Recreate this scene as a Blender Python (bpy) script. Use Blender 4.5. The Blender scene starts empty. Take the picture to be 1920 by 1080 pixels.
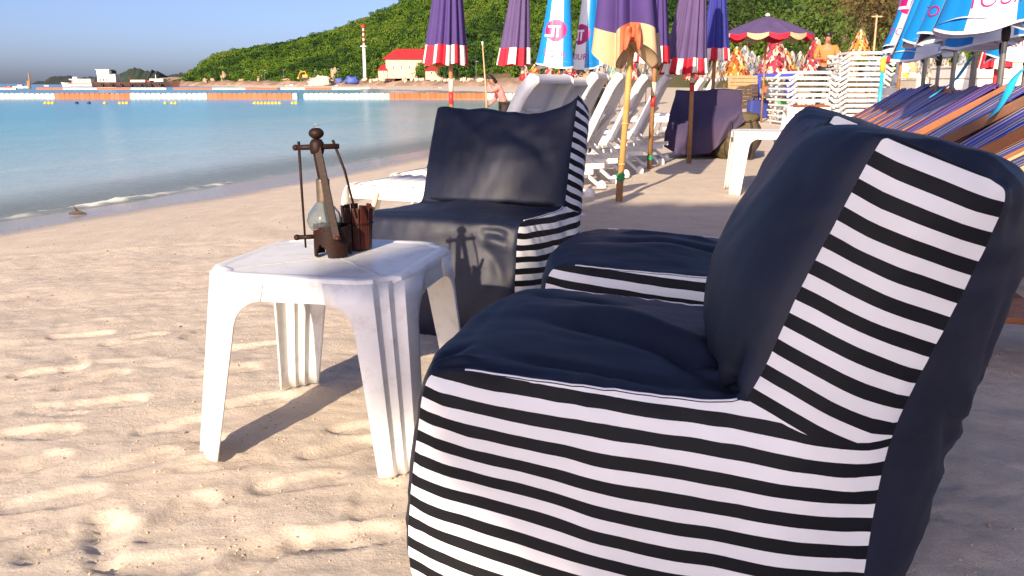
import bpy, bmesh, math, random
import numpy as np
from mathutils import Vector, Matrix, noise as mnoise
from mathutils.geometry import delaunay_2d_cdt

R = math.radians
scene = bpy.context.scene
C = scene.collection

# ------------------------------------------------------------------ camera, sky, sun, exposure
FPX, CAM_H, HORIZON = 1650.0, 0.92, 157.0
PITCH = math.atan((540 - HORIZON) / FPX)
cam = bpy.data.cameras.new('camera')
cam.sensor_width = 36.0
cam.lens = FPX / 1920 * 36.0
cam.clip_start, cam.clip_end = 0.05, 20000
cam_o = bpy.data.objects.new('camera', cam)
C.objects.link(cam_o)
cam_o.location = (0, 0, CAM_H)
cam_o.rotation_euler = (R(90) - PITCH, 0, 0)
scene.camera = cam_o

SUN_EL, SUN_AZ = R(23), R(70)          # shadows fall towards the angle SUN_AZ (from +X to +Y)
SUN_STRENGTH, SKY_STRENGTH, EXPOSURE = 4.6, 0.105, 0.90
world = bpy.data.worlds.new('World')
scene.world = world
world.use_nodes = True
wn = world.node_tree
bg = wn.nodes['Background']
sky = wn.nodes.new('ShaderNodeTexSky')
sky.sky_type = 'NISHITA'
sky.sun_disc = False
sky.sun_elevation = SUN_EL
sun_from = Vector((-math.cos(SUN_AZ), -math.sin(SUN_AZ), 0))
sky.sun_rotation = math.atan2(sun_from.x, sun_from.y)
sky.altitude = 0
sky.air_density = 0.5
sky.dust_density = 1.65
sky.ozone_density = 3.2
tint = wn.nodes.new('ShaderNodeMix'); tint.data_type = 'RGBA'; tint.blend_type = 'MULTIPLY'      # evening air: one even tint over the whole sky
tint.inputs[0].default_value = 1.0
tint.inputs[7].default_value = (1.09, .955, .98, 1)
wn.links.new(sky.outputs[0], tint.inputs[6])
wn.links.new(tint.outputs[2], bg.inputs[0])
bg.inputs[1].default_value = SKY_STRENGTH
sun = bpy.data.lights.new('sun', 'SUN')
sun.energy = SUN_STRENGTH
sun.angle = R(0.55)
sun.color = (1.0, 0.82, 0.60)
sun_o = bpy.data.objects.new('sun', sun)
C.objects.link(sun_o)
d = Vector((math.cos(SUN_EL) * math.cos(SUN_AZ), math.cos(SUN_EL) * math.sin(SUN_AZ), -math.sin(SUN_EL)))
sun_o.rotation_euler = d.to_track_quat('-Z', 'Y').to_euler()
scene.view_settings.view_transform = 'Standard'
scene.view_settings.look = 'None'
scene.view_settings.exposure = EXPOSURE
scene.view_settings.gamma = 1.0
scene.view_settings.use_curve_mapping = False
scene.cycles.max_bounces = 6
scene.cycles.transparent_max_bounces = 16
scene.cycles.use_denoising = True
scene.cycles.caustics_reflective = False
scene.cycles.caustics_refractive = False

# ------------------------------------------------------------------ helpers
_c, _s = math.cos(PITCH), math.sin(PITCH)
def ray(u, v):
    x, y = (u - 960) / FPX, (540 - v) / FPX
    return Vector((x, _c + y * _s, -_s + y * _c))
def G(u, v, z=0.0):
    r = ray(u, v)
    return Vector((0, 0, CAM_H)) + r * ((z - CAM_H) / r.z)
def AT(u, v, Y):
    r = ray(u, v)
    return Vector((0, 0, CAM_H)) + r * (Y / r.y)

def lin(h):
    h = h.lstrip('#')
    o = []
    for i in (0, 2, 4):
        c = int(h[i:i + 2], 16) / 255
        o.append(c / 12.92 if c <= 0.04045 else ((c + 0.055) / 1.055) ** 2.4)
    return tuple(o)

class MB:
    """collects verts and faces, builds one mesh object"""
    def __init__(self):
        self.v, self.f = [], []
    def add(self, vs, fs, M=None):
        b = len(self.v)
        for p in vs:
            p = Vector(p)
            self.v.append(M @ p if M else p)
        for f in fs:
            self.f.append(tuple(i + b for i in f))
        return self
    def box(self, c, s, M=None, rot=None):
        x, y, z = s[0] / 2, s[1] / 2, s[2] / 2
        vs = [Vector((i * x, j * y, k * z)) for k in (-1, 1) for j in (-1, 1) for i in (-1, 1)]
        if rot is not None:
            vs = [rot @ q for q in vs]
        vs = [q + Vector(c) for q in vs]
        return self.add(vs, [(0, 2, 3, 1), (4, 5, 7, 6), (0, 1, 5, 4), (2, 6, 7, 3), (0, 4, 6, 2), (1, 3, 7, 5)], M)
    def bar(self, a, b, w, h, up=(0, 0, 1), M=None):
        a, b = Vector(a), Vector(b)
        d = (b - a)
        L = d.length
        d.normalize()
        side = d.cross(Vector(up))
        if side.length < 1e-4:
            side = d.cross(Vector((1, 0, 0)))
        side.normalize()
        u = side.cross(d)
        rot = Matrix((d, side, u)).transposed()
        return self.box((a + b) / 2, (L, w, h), M, rot)
    def tube(self, path, rad, n=10, cap=True, M=None):
        path = [Vector(p) for p in path]
        if not hasattr(rad, '__len__'):
            rad = [rad] * len(path)
        vs, fs = [], []
        prev = None
        for i, p in enumerate(path):
            t = (path[min(i + 1, len(path) - 1)] - path[max(i - 1, 0)])
            t.normalize()
            if prev is None:
                ref = Vector((0, 0, 1)) if abs(t.z) < .9 else Vector((1, 0, 0))
                a = t.cross(ref).normalized()
            else:
                a = (prev - t * prev.dot(t)).normalized()
            prev = a
            b = t.cross(a)
            for k in range(n):
                an = 2 * math.pi * k / n
                vs.append(p + (a * math.cos(an) + b * math.sin(an)) * rad[i])
        for i in range(len(path) - 1):
            for k in range(n):
                k2 = (k + 1) % n
                fs.append((i * n + k, i * n + k2, (i + 1) * n + k2, (i + 1) * n + k))
        if cap:
            fs.append(tuple(range(n - 1, -1, -1)))
            fs.append(tuple(range((len(path) - 1) * n, len(path) * n)))
        return self.add(vs, fs, M)
    def lathe(self, prof, n=24, M=None, center=(0, 0, 0)):
        vs, fs = [], []
        cx, cy, cz = center
        for r, z in prof:
            for k in range(n):
                a = 2 * math.pi * k / n
                vs.append((cx + r * math.cos(a), cy + r * math.sin(a), cz + z))
        for i in range(len(prof) - 1):
            for k in range(n):
                k2 = (k + 1) % n
                fs.append((i * n + k, i * n + k2, (i + 1) * n + k2, (i + 1) * n + k))
        if prof[0][0] > 1e-5:
            fs.append(tuple(range(n - 1, -1, -1)))
        if prof[-1][0] > 1e-5:
            fs.append(tuple(range((len(prof) - 1) * n, len(prof) * n)))
        return self.add(vs, fs, M)
    def grid(self, P, closed_u=False, closed_v=False, M=None):
        """P[i][j] -> quads"""
        n, m = len(P), len(P[0])
        vs = [p for row in P for p in row]
        fs = []
        for i in range(n if closed_u else n - 1):
            for j in range(m if closed_v else m - 1):
                i2, j2 = (i + 1) % n, (j + 1) % m
                fs.append((i * m + j, i * m + j2, i2 * m + j2, i2 * m + j))
        return self.add(vs, fs, M)
    def prism(self, poly, h, M=None):
        """poly in XY, from z=0 to h"""
        n = len(poly)
        vs = [(p[0], p[1], 0) for p in poly] + [(p[0], p[1], h) for p in poly]
        fs = [tuple(range(n - 1, -1, -1)), tuple(range(n, 2 * n))]
        fs += [(i, (i + 1) % n, n + (i + 1) % n, n + i) for i in range(n)]
        return self.add(vs, fs, M)
    def mesh(self, name, mat=None, smooth=False, angle=None):
        me = bpy.data.meshes.new(name)
        me.from_pydata([tuple(p) for p in self.v], [], self.f)
        if mat:
            me.materials.append(mat)
        if smooth or angle:
            me.polygons.foreach_set('use_smooth', [True] * len(me.polygons))
            if angle:
                bm = bmesh.new(); bm.from_mesh(me)
                for e in bm.edges:
                    if len(e.link_faces) == 2 and e.calc_face_angle(0) > R(angle):
                        e.smooth = False
                bm.to_mesh(me); bm.free()
        me.update()
        return me
    def build(self, name, mat, parent=None, smooth=False, angle=None, bevel=0, loc=None):
        o = bpy.data.objects.new(name, self.mesh(name, mat, smooth, angle))
        C.objects.link(o)
        if parent:
            o.parent = parent
        if loc is not None:
            o.location = loc
        if bevel:
            b = o.modifiers.new('bevel', 'BEVEL')
            b.width, b.segments, b.limit_method, b.angle_limit = bevel, 2, 'ANGLE', R(40)
            b.harden_normals = False
        return o

def tag(o, label=None, cat=None, group=None, kind=None):
    if label: o['label'] = label
    if cat: o['category'] = cat
    if group: o['group'] = group
    if kind: o['kind'] = kind
    return o
def thing(name, label, cat, loc=(0, 0, 0), rz=0.0, group=None):
    o = bpy.data.objects.new(name, None)
    o.empty_display_size = .1
    C.objects.link(o)
    o.location = loc
    o.rotation_euler = (0, 0, rz)
    return tag(o, label, cat, group)
def copy_tree(o, parent=None):
    c = o.copy()
    C.objects.link(c)
    c.parent = parent
    for ch in list(o.children):
        copy_tree(ch, c)
    return c

# ---- numpy noise
def _hash(ix, iy, seed):
    n = (ix.astype(np.int64) * 374761393 + iy.astype(np.int64) * 668265263 + seed * 974634777) & 0x7fffffff
    n = ((n ^ (n >> 13)) * 1274126177) & 0x7fffffff
    n = n ^ (n >> 16)
    return (n & 0xffff) / 65535.0
def vnoise(x, y, seed=0):
    ix, iy = np.floor(x), np.floor(y)
    fx, fy = x - ix, y - iy
    fx, fy = fx * fx * fx * (fx * (fx * 6 - 15) + 10), fy * fy * fy * (fy * (fy * 6 - 15) + 10)
    ix, iy = ix.astype(np.int64), iy.astype(np.int64)
    a, b = _hash(ix, iy, seed), _hash(ix + 1, iy, seed)
    c, d_ = _hash(ix, iy + 1, seed), _hash(ix + 1, iy + 1, seed)
    return (a * (1 - fx) + b * fx) * (1 - fy) + (c * (1 - fx) + d_ * fx) * fy - .5
def fbm(x, y, seed=0, oct=4, gain=.5, lac=2.03):
    s, a = 0, 1.0
    for o in range(oct):
        s = s + a * vnoise(x + o * 17.3, y - o * 9.1, seed + o)
        x, y, a = x * lac, y * lac, a * gain
    return s
def sstep(a, b, x):
    t = np.clip((x - a) / (b - a), 0, 1)
    return t * t * (3 - 2 * t)

# ---- materials
def new_mat(name):
    m = bpy.data.materials.new(name)
    m.use_nodes = True
    nt = m.node_tree
    return m, nt, nt.nodes['Principled BSDF']
def N(nt, typ, **kw):
    n = nt.nodes.new(typ)
    for k, v in kw.items():
        if k.startswith('i_'):
            key = k[2:]
            key = int(key) if key.isdigit() else key.replace('_', ' ')
            n.inputs[key].default_value = v
        else:
            setattr(n, k, v)
    return n
def mat(name, rgb, rough=.6, var=.12, scale=6.0, bump=0.0, bscale=80.0, spec=.5, dirt=None, dirt_amt=.35, metal=0.0, sheen=0, hue2=None):
    """painted / moulded / woven surface: base colour with soft uneven tone, fine relief, optional dirt"""
    if isinstance(rgb, str): rgb = lin(rgb)
    m, nt, p = new_mat(name)
    L = nt.links.new
    tc = N(nt, 'ShaderNodeTexCoord')
    n1 = N(nt, 'ShaderNodeTexNoise', i_Scale=scale, i_Detail=5.0, i_Roughness=.6)
    L(tc.outputs['Object'], n1.inputs['Vector'])
    r = N(nt, 'ShaderNodeMapRange', i_1=.25, i_2=.75, i_3=1 - var, i_4=1 + var * .6)
    L(n1.outputs['Fac'], r.inputs[0])
    mx = N(nt, 'ShaderNodeMix', data_type='RGBA', blend_type='MULTIPLY')
    mx.inputs[0].default_value = 1
    mx.inputs[6].default_value = (*rgb, 1)
    L(r.outputs[0], mx.inputs[7])
    col = mx.outputs[2]
    if hue2 is not None:
        if isinstance(hue2, str): hue2 = lin(hue2)
        n3 = N(nt, 'ShaderNodeTexNoise', i_Scale=scale * .45, i_Detail=3.0)
        L(tc.outputs['Object'], n3.inputs['Vector'])
        r3 = N(nt, 'ShaderNodeMapRange', i_1=.42, i_2=.62)
        L(n3.outputs['Fac'], r3.inputs[0])
        m3 = N(nt, 'ShaderNodeMix', data_type='RGBA')
        L(r3.outputs[0], m3.inputs[0]); L(col, m3.inputs[6])
        m3.inputs[7].default_value = (*hue2, 1)
        col = m3.outputs[2]
    if dirt is not None:
        if isinstance(dirt, str): dirt = lin(dirt)
        n2 = N(nt, 'ShaderNodeTexNoise', i_Scale=scale * 2.3, i_Detail=8.0, i_Roughness=.7)
        L(tc.outputs['Object'], n2.inputs['Vector'])
        r2 = N(nt, 'ShaderNodeMapRange', i_1=.52, i_2=.75, i_3=0.0, i_4=dirt_amt)
        L(n2.outputs['Fac'], r2.inputs[0])
        m2 = N(nt, 'ShaderNodeMix', data_type='RGBA')
        L(r2.outputs[0], m2.inputs[0]); L(col, m2.inputs[6])
        m2.inputs[7].default_value = (*dirt, 1)
        col = m2.outputs[2]
    L(col, p.inputs['Base Color'])
    p.inputs['Roughness'].default_value = rough
    p.inputs['Specular IOR Level'].default_value = spec
    p.inputs['Metallic'].default_value = metal
    if sheen: p.inputs['Sheen Weight'].default_value = sheen
    if bump:
        nb = N(nt, 'ShaderNodeTexNoise', i_Scale=bscale, i_Detail=4.0)
        L(tc.outputs['Object'], nb.inputs['Vector'])
        b = N(nt, 'ShaderNodeBump', i_Strength=bump, i_Distance=.01)
        L(nb.outputs['Fac'], b.inputs['Height'])
        L(b.outputs[0], p.inputs['Normal'])
    return m

M = {}
M['white_plastic'] = mat('white_plastic', (.80, .79, .76), .38, .05, 5, .04, 30, dirt=(.42, .33, .24), dirt_amt=.30)
M['white_plastic_far'] = mat('white_plastic_far', (.80, .79, .76), .4, .05, 3, dirt=(.5, .42, .33), dirt_amt=.25)
M['table_plastic'] = mat('table_plastic', (.78, .78, .77), .36, .06, 9, .05, 45, dirt=(.30, .23, .17), dirt_amt=.42)
M['navy_fabric'] = mat('navy_fabric', (.0095, .0125, .031), .52, .3, 3, .10, 700, spec=.42, dirt=(.075, .070, .065), dirt_amt=.16)
M['purple_cloth'] = mat('purple_cloth', '#432f6e', .8, .22, 3, .12, 120)
M['purple_faded'] = mat('purple_faded', '#574571', .82, .25, 3, .12, 120)
M['deepblue_cloth'] = mat('deepblue_cloth', '#23277f', .75, .2, 4, .12, 120)
M['red_cloth'] = mat('red_cloth', '#c01430', .75, .15, 5, .1, 120)
M['white_cloth'] = mat('white_cloth', (.74, .70, .66), .8, .1, 5, .1, 120)
M['beige_cloth'] = mat('beige_cloth', (.50, .36, .21), .8, .14, 5, .15, 100)
M['orange_cloth'] = mat('orange_cloth', (.55, .13, .055), .8, .15, 5, .15, 100)
M['tour_blue'] = mat('tour_blue', (.01, .22, .60), .32, .1, 4, .08, 40)
M['tour_white'] = mat('tour_white', (.80, .79, .82), .4, .06, 4, .08, 40)
M['tour_magenta'] = mat('tour_magenta', (.42, .003, .14), .45, .05, 6)
M['wood_pole'] = mat('wood_pole', (.34, .17, .07), .6, .3, 8, .2, 60, dirt=(.08, .04, .02), dirt_amt=.5)
M['bamboo'] = mat('bamboo', (.62, .36, .12), .45, .2, 5, .08, 40, dirt=(.30, .12, .04), dirt_amt=.4)
M['dark_wood'] = mat('dark_wood', (.020, .0075, .005), .55, .35, 14, .12, 120, spec=.22)
M['red_wood'] = mat('red_wood', (.060, .012, .007), .5, .35, 14, .12, 120, spec=.3)
M['deck_wood'] = mat('deck_wood', (.26, .075, .012), .45, .3, 6, .1, 70, dirt=(.16, .055, .02), dirt_amt=.5)
M['deck_wood_dark'] = mat('deck_wood_dark', (.13, .042, .012), .5, .3, 6, .1, 70)
M['pale_wood'] = mat('pale_wood', (.50, .34, .18), .6, .2, 5, .1, 60, dirt=(.3, .18, .08), dirt_amt=.4)
M['red_paint'] = mat('red_paint', (.50, .03, .03), .5, .15, 10, dirt=(.2, .1, .06), dirt_amt=.3)
M['cream_paint'] = mat('cream_paint', (.72, .62, .48), .5, .12, 10, dirt=(.3, .2, .12), dirt_amt=.35)
M['steel'] = mat('steel', (.30, .29, .28), .38, .2, 12, metal=.7)
M['green_tie'] = mat('green_tie', (.02, .30, .10), .5, .2, 40)
M['black'] = mat('black', (.02, .018, .018), .6, .2, 10)
M['boom_orange'] = mat('boom_orange', (.58, .10, .012), .5, .15, 1.2)
M['boom_white'] = mat('boom_white', (.60, .55, .45), .5, .12, 1.2)
M['yellow'] = mat('yellow', (.70, .45, .05), .5, .15, 3)
M['skin'] = mat('skin', (.36, .17, .10), .55, .1, 8)
M['hair'] = mat('hair', (.015, .01, .008), .5, .2, 20)
M['pink_shirt'] = mat('pink_shirt', (.80, .24, .22), .8, .1, 6, .15, 40)
M['orange_shirt'] = mat('orange_shirt', (.85, .19, .045), .8, .1, 6, .15, 40)
M['dark_trousers'] = mat('dark_trousers', (.025, .018, .018), .8, .2, 6, .15, 40)
M['royal_blue'] = mat('royal_blue', (.03, .05, .42), .5, .15, 4, .05, 60)
M['can_blue'] = mat('can_blue', (.035, .05, .24), .4, .15, 4)
M['olive'] = mat('olive', (.10, .075, .035), .8, .35, 6, .4, 25, hue2=(.05, .035, .03))
M['cover_cloth'] = mat('cover_cloth', '#3d3557', .85, .2, 3, .2, 60, hue2='#4a3c55')
M['salmon'] = mat('salmon', (.78, .26, .12), .8, .1, 6, .15, 40)
M['turquoise'] = mat('turquoise', (.02, .38, .62), .4, .12, 8)
# ------------------------------------------------------------------ ground, water, hills
SEA = -0.5
SHORE = np.array([(-60, -130), (-9.6, -1.5), (-5.42, 9.24), (-4.66, 11.0), (-3.45, 14.9), (-1.9, 19.3), (-.3, 24), (1.2, 33), (2.6, 50), (3.5, 75), (2.5, 105), (-6, 145), (-34, 215), (-90, 330)], float)
def shore_dist(x, y):
    """signed distance to the waterline, + inland (right of the line)"""
    best = np.full(x.shape, 1e9)
    sgn = np.ones(x.shape)
    for a, b in zip(SHORE[:-1], SHORE[1:]):
        ab = b - a
        L2 = ab @ ab
        t = np.clip(((x - a[0]) * ab[0] + (y - a[1]) * ab[1]) / L2, 0, 1)
        px, py = a[0] + t * ab[0], a[1] + t * ab[1]
        dd = np.hypot(x - px, y - py)
        cr = ab[0] * (y - a[1]) - ab[1] * (x - a[0])
        m = dd < best
        best = np.where(m, dd, best)
        sgn = np.where(m, np.where(cr < 0, 1.0, -1.0), sgn)
    return best * sgn

def spaced(lo, hi, step, far_lo, far_hi, grow=1.13):
    mid = list(np.arange(lo, hi + 1e-6, step))
    a, s, out = lo, step, []
    while a > far_lo:
        s *= grow; a -= s; out.append(a)
    b, s, out2 = hi, step, []
    while b < far_hi:
        s *= grow; b += s; out2.append(b)
    return np.array(out[::-1] + mid + out2)

def sand_profile(d):
    z = np.where(d > 0, SEA + .5 - .5 * np.clip(1 - d / 7.0, 0, 1) ** 1.7, SEA - np.clip(-d * .07, 0, 3.0))
    return z

rng = np.random.default_rng(7)
PRINTS = []
def add_print(x, y, a, L=.27, dep=.014, tread=0):
    PRINTS.append((x, y, a, L, dep, tread))
for (u, v, a, tread) in ((130, 1000, 65, 1), (60, 800, 8, 2), (200, 745, 15, 2), (480, 745, 25, 2), (40, 868, 60, 1), (250, 860, 40, 0), (420, 690, 30, 1), (640, 1000, 12, 0),
                         (700, 790, 10, 2), (330, 960, 70, 0), (560, 900, 20, 0), (170, 700, 50, 1), (330, 790, 30, 0), (90, 680, 20, 1), (480, 640, 15, 2), (250, 620, 40, 1),
                         (700, 930, 80, 0), (90, 930, 20, 0), (290, 1050, 5, 0), (480, 1040, 60, 0), (200, 1010, 110, 0), (640, 830, 40, 1), (150, 610, 10, 0), (380, 610, 70, 1)):
    p = G(u, v)
    add_print(p.x, p.y, R(a), .25 + .03 * rng.random(), .0085 + .003 * rng.random(), tread)
for k in range(150):
    y = 1.3 + 9 * rng.random() ** 1.5
    x = -.62 * y - .4 + rng.random() * (1.15 * y + 1.2)
    add_print(x, y, rng.random() * 6.28, .2 + .09 * rng.random(), .002 + .0035 * rng.random() ** 2, int(rng.integers(0, 3)))

def sand_height(X, Y):
    d = shore_dist(X, Y)
    z = sand_profile(d)
    dry = sstep(1.6, 4.5, d)
    near = np.exp(-np.clip(np.hypot(X, Y) - 4, 0, 99) / 14)
    z = z + dry * (.03 * fbm(X * .55, Y * .55, 3, 3) + .010 * fbm(X * 2.1, Y * 2.1, 11, 3) * (0.3 + near))
    z = z + (.25 + .75 * dry) * near * (.0045 * (.6 - np.abs(fbm(X * 3.1 + .35 * fbm(X * 2, Y * 2, 25, 2), Y * 4.2, 21, 3)) * 2.2) + .0030 * (.5 - 2 * np.abs(fbm(X * 12, Y * 14, 27, 3))) * 1.1 + .0022 * fbm(X * 26, Y * 26, 31, 3))
    return z, d, dry
xs = spaced(-3.3, 2.3, .0145, -700, 900)
ys = spaced(1.25, 5.6, .0145, -400, 900)
GX, GY = np.meshgrid(xs, ys, indexing='ij')
GZ, GD, GDRY = sand_height(GX, GY)
for (x, y, a, L, dep, tread) in PRINTS:
    i0, i1 = np.searchsorted(xs, [x - .3, x + .3]); j0, j1 = np.searchsorted(ys, [y - .3, y + .3])
    if i1 - i0 < 4 or j1 - j0 < 4: continue
    X, Y = GX[i0:i1, j0:j1], GY[i0:i1, j0:j1]
    ca, sa = math.cos(a), math.sin(a)
    lx = ((X - x) * ca + (Y - y) * sa) / L
    ly = (-(X - x) * sa + (Y - y) * ca) / L
    half = .17 + .035 * np.sin(lx * 5 + .6)                       # waisted sole
    q = np.sqrt((np.clip(np.abs(lx) - .30, 0, 9) / .17) ** 2 + (ly / half) ** 2)
    q = q + .22 * fbm(X * 16, Y * 16, int(x * 100) % 97, 2)
    inside = 1 - sstep(.62, 1.0, q)
    rim = np.exp(-((q - 1.14) / .13) ** 2)
    dz = -dep * inside + dep * .40 * rim * (0.5 + vnoise(X * 9, Y * 9, 5))
    if tread == 1:
        dz = dz + inside * (.0024 + .12 * (dep - .005)) * np.sin(lx * L * 2 * math.pi / .022)
    elif tread == 2:
        dz = dz + inside * (.0030 + .15 * (dep - .005)) * np.sin((lx * L + np.abs(ly) * L * .9) * 2 * math.pi / .027)
    GZ[i0:i1, j0:j1] += dz * GDRY[i0:i1, j0:j1]
def ground_z(x, y):
    i = int(np.clip(np.searchsorted(xs, x), 0, len(xs) - 1)); j = int(np.clip(np.searchsorted(ys, y), 0, len(ys) - 1))
    return float(GZ[i, j])

def grid_mesh(name, GX, GY, GZ, keep=None):
    n, m = GX.shape
    co = np.stack([GX, GY, GZ], -1).reshape(-1, 3)
    idx = np.arange(n * m).reshape(n, m)
    q = np.stack([idx[:-1, :-1], idx[1:, :-1], idx[1:, 1:], idx[:-1, 1:]], -1).reshape(-1, 4)
    if keep is not None:
        k = keep.reshape(-1)
        q = q[k[q].any(1)]
    me = bpy.data.meshes.new(name)
    me.vertices.add(len(co)); me.vertices.foreach_set('co', co.ravel())
    me.loops.add(q.size); me.loops.foreach_set('vertex_index', q.ravel())
    me.polygons.add(len(q)); me.polygons.foreach_set('loop_start', np.arange(0, q.size, 4)); me.polygons.foreach_set('loop_total', np.full(len(q), 4))
    me.polygons.foreach_set('use_smooth', np.ones(len(q), bool))
    me.update(calc_edges=True)
    return me
def fattr(me, name, arr):
    a = me.attributes.new(name, 'FLOAT', 'POINT')
    a.data.foreach_set('value', np.ascontiguousarray(arr, dtype=np.float32).ravel())

me = grid_mesh('sand', GX, GY, GZ)
fattr(me, 'shore', GD)
sand = bpy.data.objects.new('sand', me); C.objects.link(sand)
tag(sand, 'pale trampled beach sand sloping down to the water', 'sand', kind='structure')
m, nt, p = new_mat('beach_sand')
L = nt.links.new
at = N(nt, 'ShaderNodeAttribute', attribute_name='shore')
tc = N(nt, 'ShaderNodeTexCoord')
nz = N(nt, 'ShaderNodeTexNoise', i_Scale=.55, i_Detail=4.0)
L(tc.outputs['Object'], nz.inputs['Vector'])
ad = N(nt, 'ShaderNodeMath', operation='MULTIPLY_ADD'); ad.inputs[1].default_value = 1.5
L(nz.outputs['Fac'], ad.inputs[0]); L(at.outputs['Fac'], ad.inputs[2])
wet = N(nt, 'ShaderNodeMapRange', interpolation_type='SMOOTHSTEP', i_1=2.2, i_2=3.15, i_3=1.0, i_4=0.0)
L(ad.outputs[0], wet.inputs[0])
n2 = N(nt, 'ShaderNodeTexNoise', i_Scale=5.0, i_Detail=9.0, i_Roughness=.65)
L(tc.outputs['Object'], n2.inputs['Vector'])
cr = N(nt, 'ShaderNodeValToRGB')
cr.color_ramp.elements[0].position, cr.color_ramp.elements[1].position = .3, .72
cr.color_ramp.elements[0].color = (.58, .485, .39, 1); cr.color_ramp.elements[1].color = (.71, .615, .51, 1)
L(n2.outputs['Fac'], cr.inputs[0])
n4 = N(nt, 'ShaderNodeTexNoise', i_Scale=420.0, i_Detail=2.0)
L(tc.outputs['Object'], n4.inputs['Vector'])
gr = N(nt, 'ShaderNodeMapRange', i_1=.3, i_2=.7, i_3=.80, i_4=1.14)
L(n4.outputs['Fac'], gr.inputs[0])
mg = N(nt, 'ShaderNodeMix', data_type='RGBA', blend_type='MULTIPLY'); mg.inputs[0].default_value = 1
L(cr.outputs[0], mg.inputs[6]); L(gr.outputs[0], mg.inputs[7])
mw = N(nt, 'ShaderNodeMix', data_type='RGBA'); L(wet.outputs[0], mw.inputs[0]); L(mg.outputs[2], mw.inputs[6]); mw.inputs[7].default_value = (.33, .275, .225, 1)
L(mw.outputs[2], p.inputs['Base Color'])
rr = N(nt, 'ShaderNodeMapRange', i_1=0.0, i_2=1.0, i_3=.85, i_4=.22); L(wet.outputs[0], rr.inputs[0]); L(rr.outputs[0], p.inputs['Roughness'])
sp = N(nt, 'ShaderNodeMapRange', i_1=0.0, i_2=1.0, i_3=.15, i_4=.75); L(wet.outputs[0], sp.inputs[0]); L(sp.outputs[0], p.inputs['Specular IOR Level'])
nb = N(nt, 'ShaderNodeTexNoise', i_Scale=55.0, i_Detail=8.0, i_Roughness=.72); L(tc.outputs['Object'], nb.inputs['Vector'])
bs = N(nt, 'ShaderNodeMapRange', i_1=0.0, i_2=1.0, i_3=.34, i_4=.03); L(wet.outputs[0], bs.inputs[0])
bp = N(nt, 'ShaderNodeBump', i_Distance=.02); L(bs.outputs[0], bp.inputs['Strength']); L(nb.outputs['Fac'], bp.inputs['Height']); L(bp.outputs[0], p.inputs['Normal'])
me.materials.append(m)

# ---- sea
wx = spaced(-9, 2, .09, -9000, 2500, 1.16)
wy = spaced(5, 24, .09, -400, 9000, 1.12)
WX, WY = np.meshgrid(wx, wy, indexing='ij')
WD = shore_dist(WX, WY)
WZ = np.full(WX.shape, SEA)
along = WX * .36 + WY * .93
nearw = np.exp(-np.clip(-WD, 0, 1e3) / 25)
WZ += nearw * .009 * fbm(WD * .9, along * .16, 41, 3) * sstep(0, -1.2, WD) + nearw * .006 * fbm(WX * 1.3, WY * 1.3, 51, 3) * sstep(0, -2, WD)
c1 = -.06 + .16 * fbm(along * .35, along * 0, 61, 3)                 # little breaker running along the edge
brk = sstep(13.2, 9.0, along) * (.75 + .9 * fbm(along * 1.1, along * 0 + 3, 65, 2))
crest = np.exp(-((WD - c1) / .16) ** 2) * np.clip(brk, .3, 2)
WZ += .05 * crest * (1 + .8 * fbm(WX * 5, WY * 5, 71, 3))
for k, off in enumerate((-2.2, -4.6, -8.0)):
    WZ += .016 * np.exp(-((WD - off - .9 * fbm(along * .13, along * 0, 80 + k, 2)) / .42) ** 2) * (.35 + fbm(along * .12, along * 0 + 9, 90 + k, 2) + .5) * .8
WZ -= sstep(.0, .6, WD) * .06
foam = np.clip(crest * 1.25 * (0.75 + 1.6 * fbm(WX * 6, WY * 6, 77, 3)) - .30 + .25 * np.exp(-((WD + .02) / .09) ** 2), 0, 1) * sstep(.10, .5, crest + .3 * np.exp(-((WD + .02) / .09) ** 2))
me = grid_mesh('sea', WX, WY, WZ, keep=WD < .35)
fattr(me, 'shore', WD); fattr(me, 'foam', foam)
sea = bpy.data.objects.new('sea', me); C.objects.link(sea)
tag(sea, 'turquoise bay water with a low wave breaking on the sand', 'sea', kind='structure')
m, nt, p = new_mat('sea_water')
L = nt.links.new
at = N(nt, 'ShaderNodeAttribute', attribute_name='shore')
fo = N(nt, 'ShaderNodeAttribute', attribute_name='foam')
tc = N(nt, 'ShaderNodeTexCoord')
dist = N(nt, 'ShaderNodeMath', operation='MULTIPLY'); dist.inputs[1].default_value = -1; L(at.outputs['Fac'], dist.inputs[0])
npat = N(nt, 'ShaderNodeTexNoise', i_Scale=.06, i_Detail=4.0); L(tc.outputs['Object'], npat.inputs['Vector'])
dadd = N(nt, 'ShaderNodeMath', operation='MULTIPLY_ADD'); L(npat.outputs['Fac'], dadd.inputs[0]); dadd.inputs[1].default_value = 16.0; L(dist.outputs[0], dadd.inputs[2])
sub = N(nt, 'ShaderNodeMath', operation='SUBTRACT'); L(dadd.outputs[0], sub.inputs[0]); sub.inputs[1].default_value = 8.0
lg = N(nt, 'ShaderNodeMapRange', i_1=0.0, i_2=90.0); L(sub.outputs[0], lg.inputs[0])
cr = N(nt, 'ShaderNodeValToRGB')
els = cr.color_ramp.elements
els[0].position, els[0].color = 0.0, (.40, .46, .42, 1)
els[1].position, els[1].color = 1.0, (.004, .14, .25, 1)
for pos, col in ((.05, (.34, .47, .45, 1)), (.14, (.12, .37, .41, 1)), (.28, (.006, .29, .39, 1)), (.6, (.003, .20, .32, 1))):
    e = els.new(pos); e.color = col
L(lg.outputs[0], cr.inputs[0])
mf = N(nt, 'ShaderNodeMix', data_type='RGBA'); L(fo.outputs['Fac'], mf.inputs[0]); L(cr.outputs[0], mf.inputs[6]); mf.inputs[7].default_value = (.80, .78, .72, 1)
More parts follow.
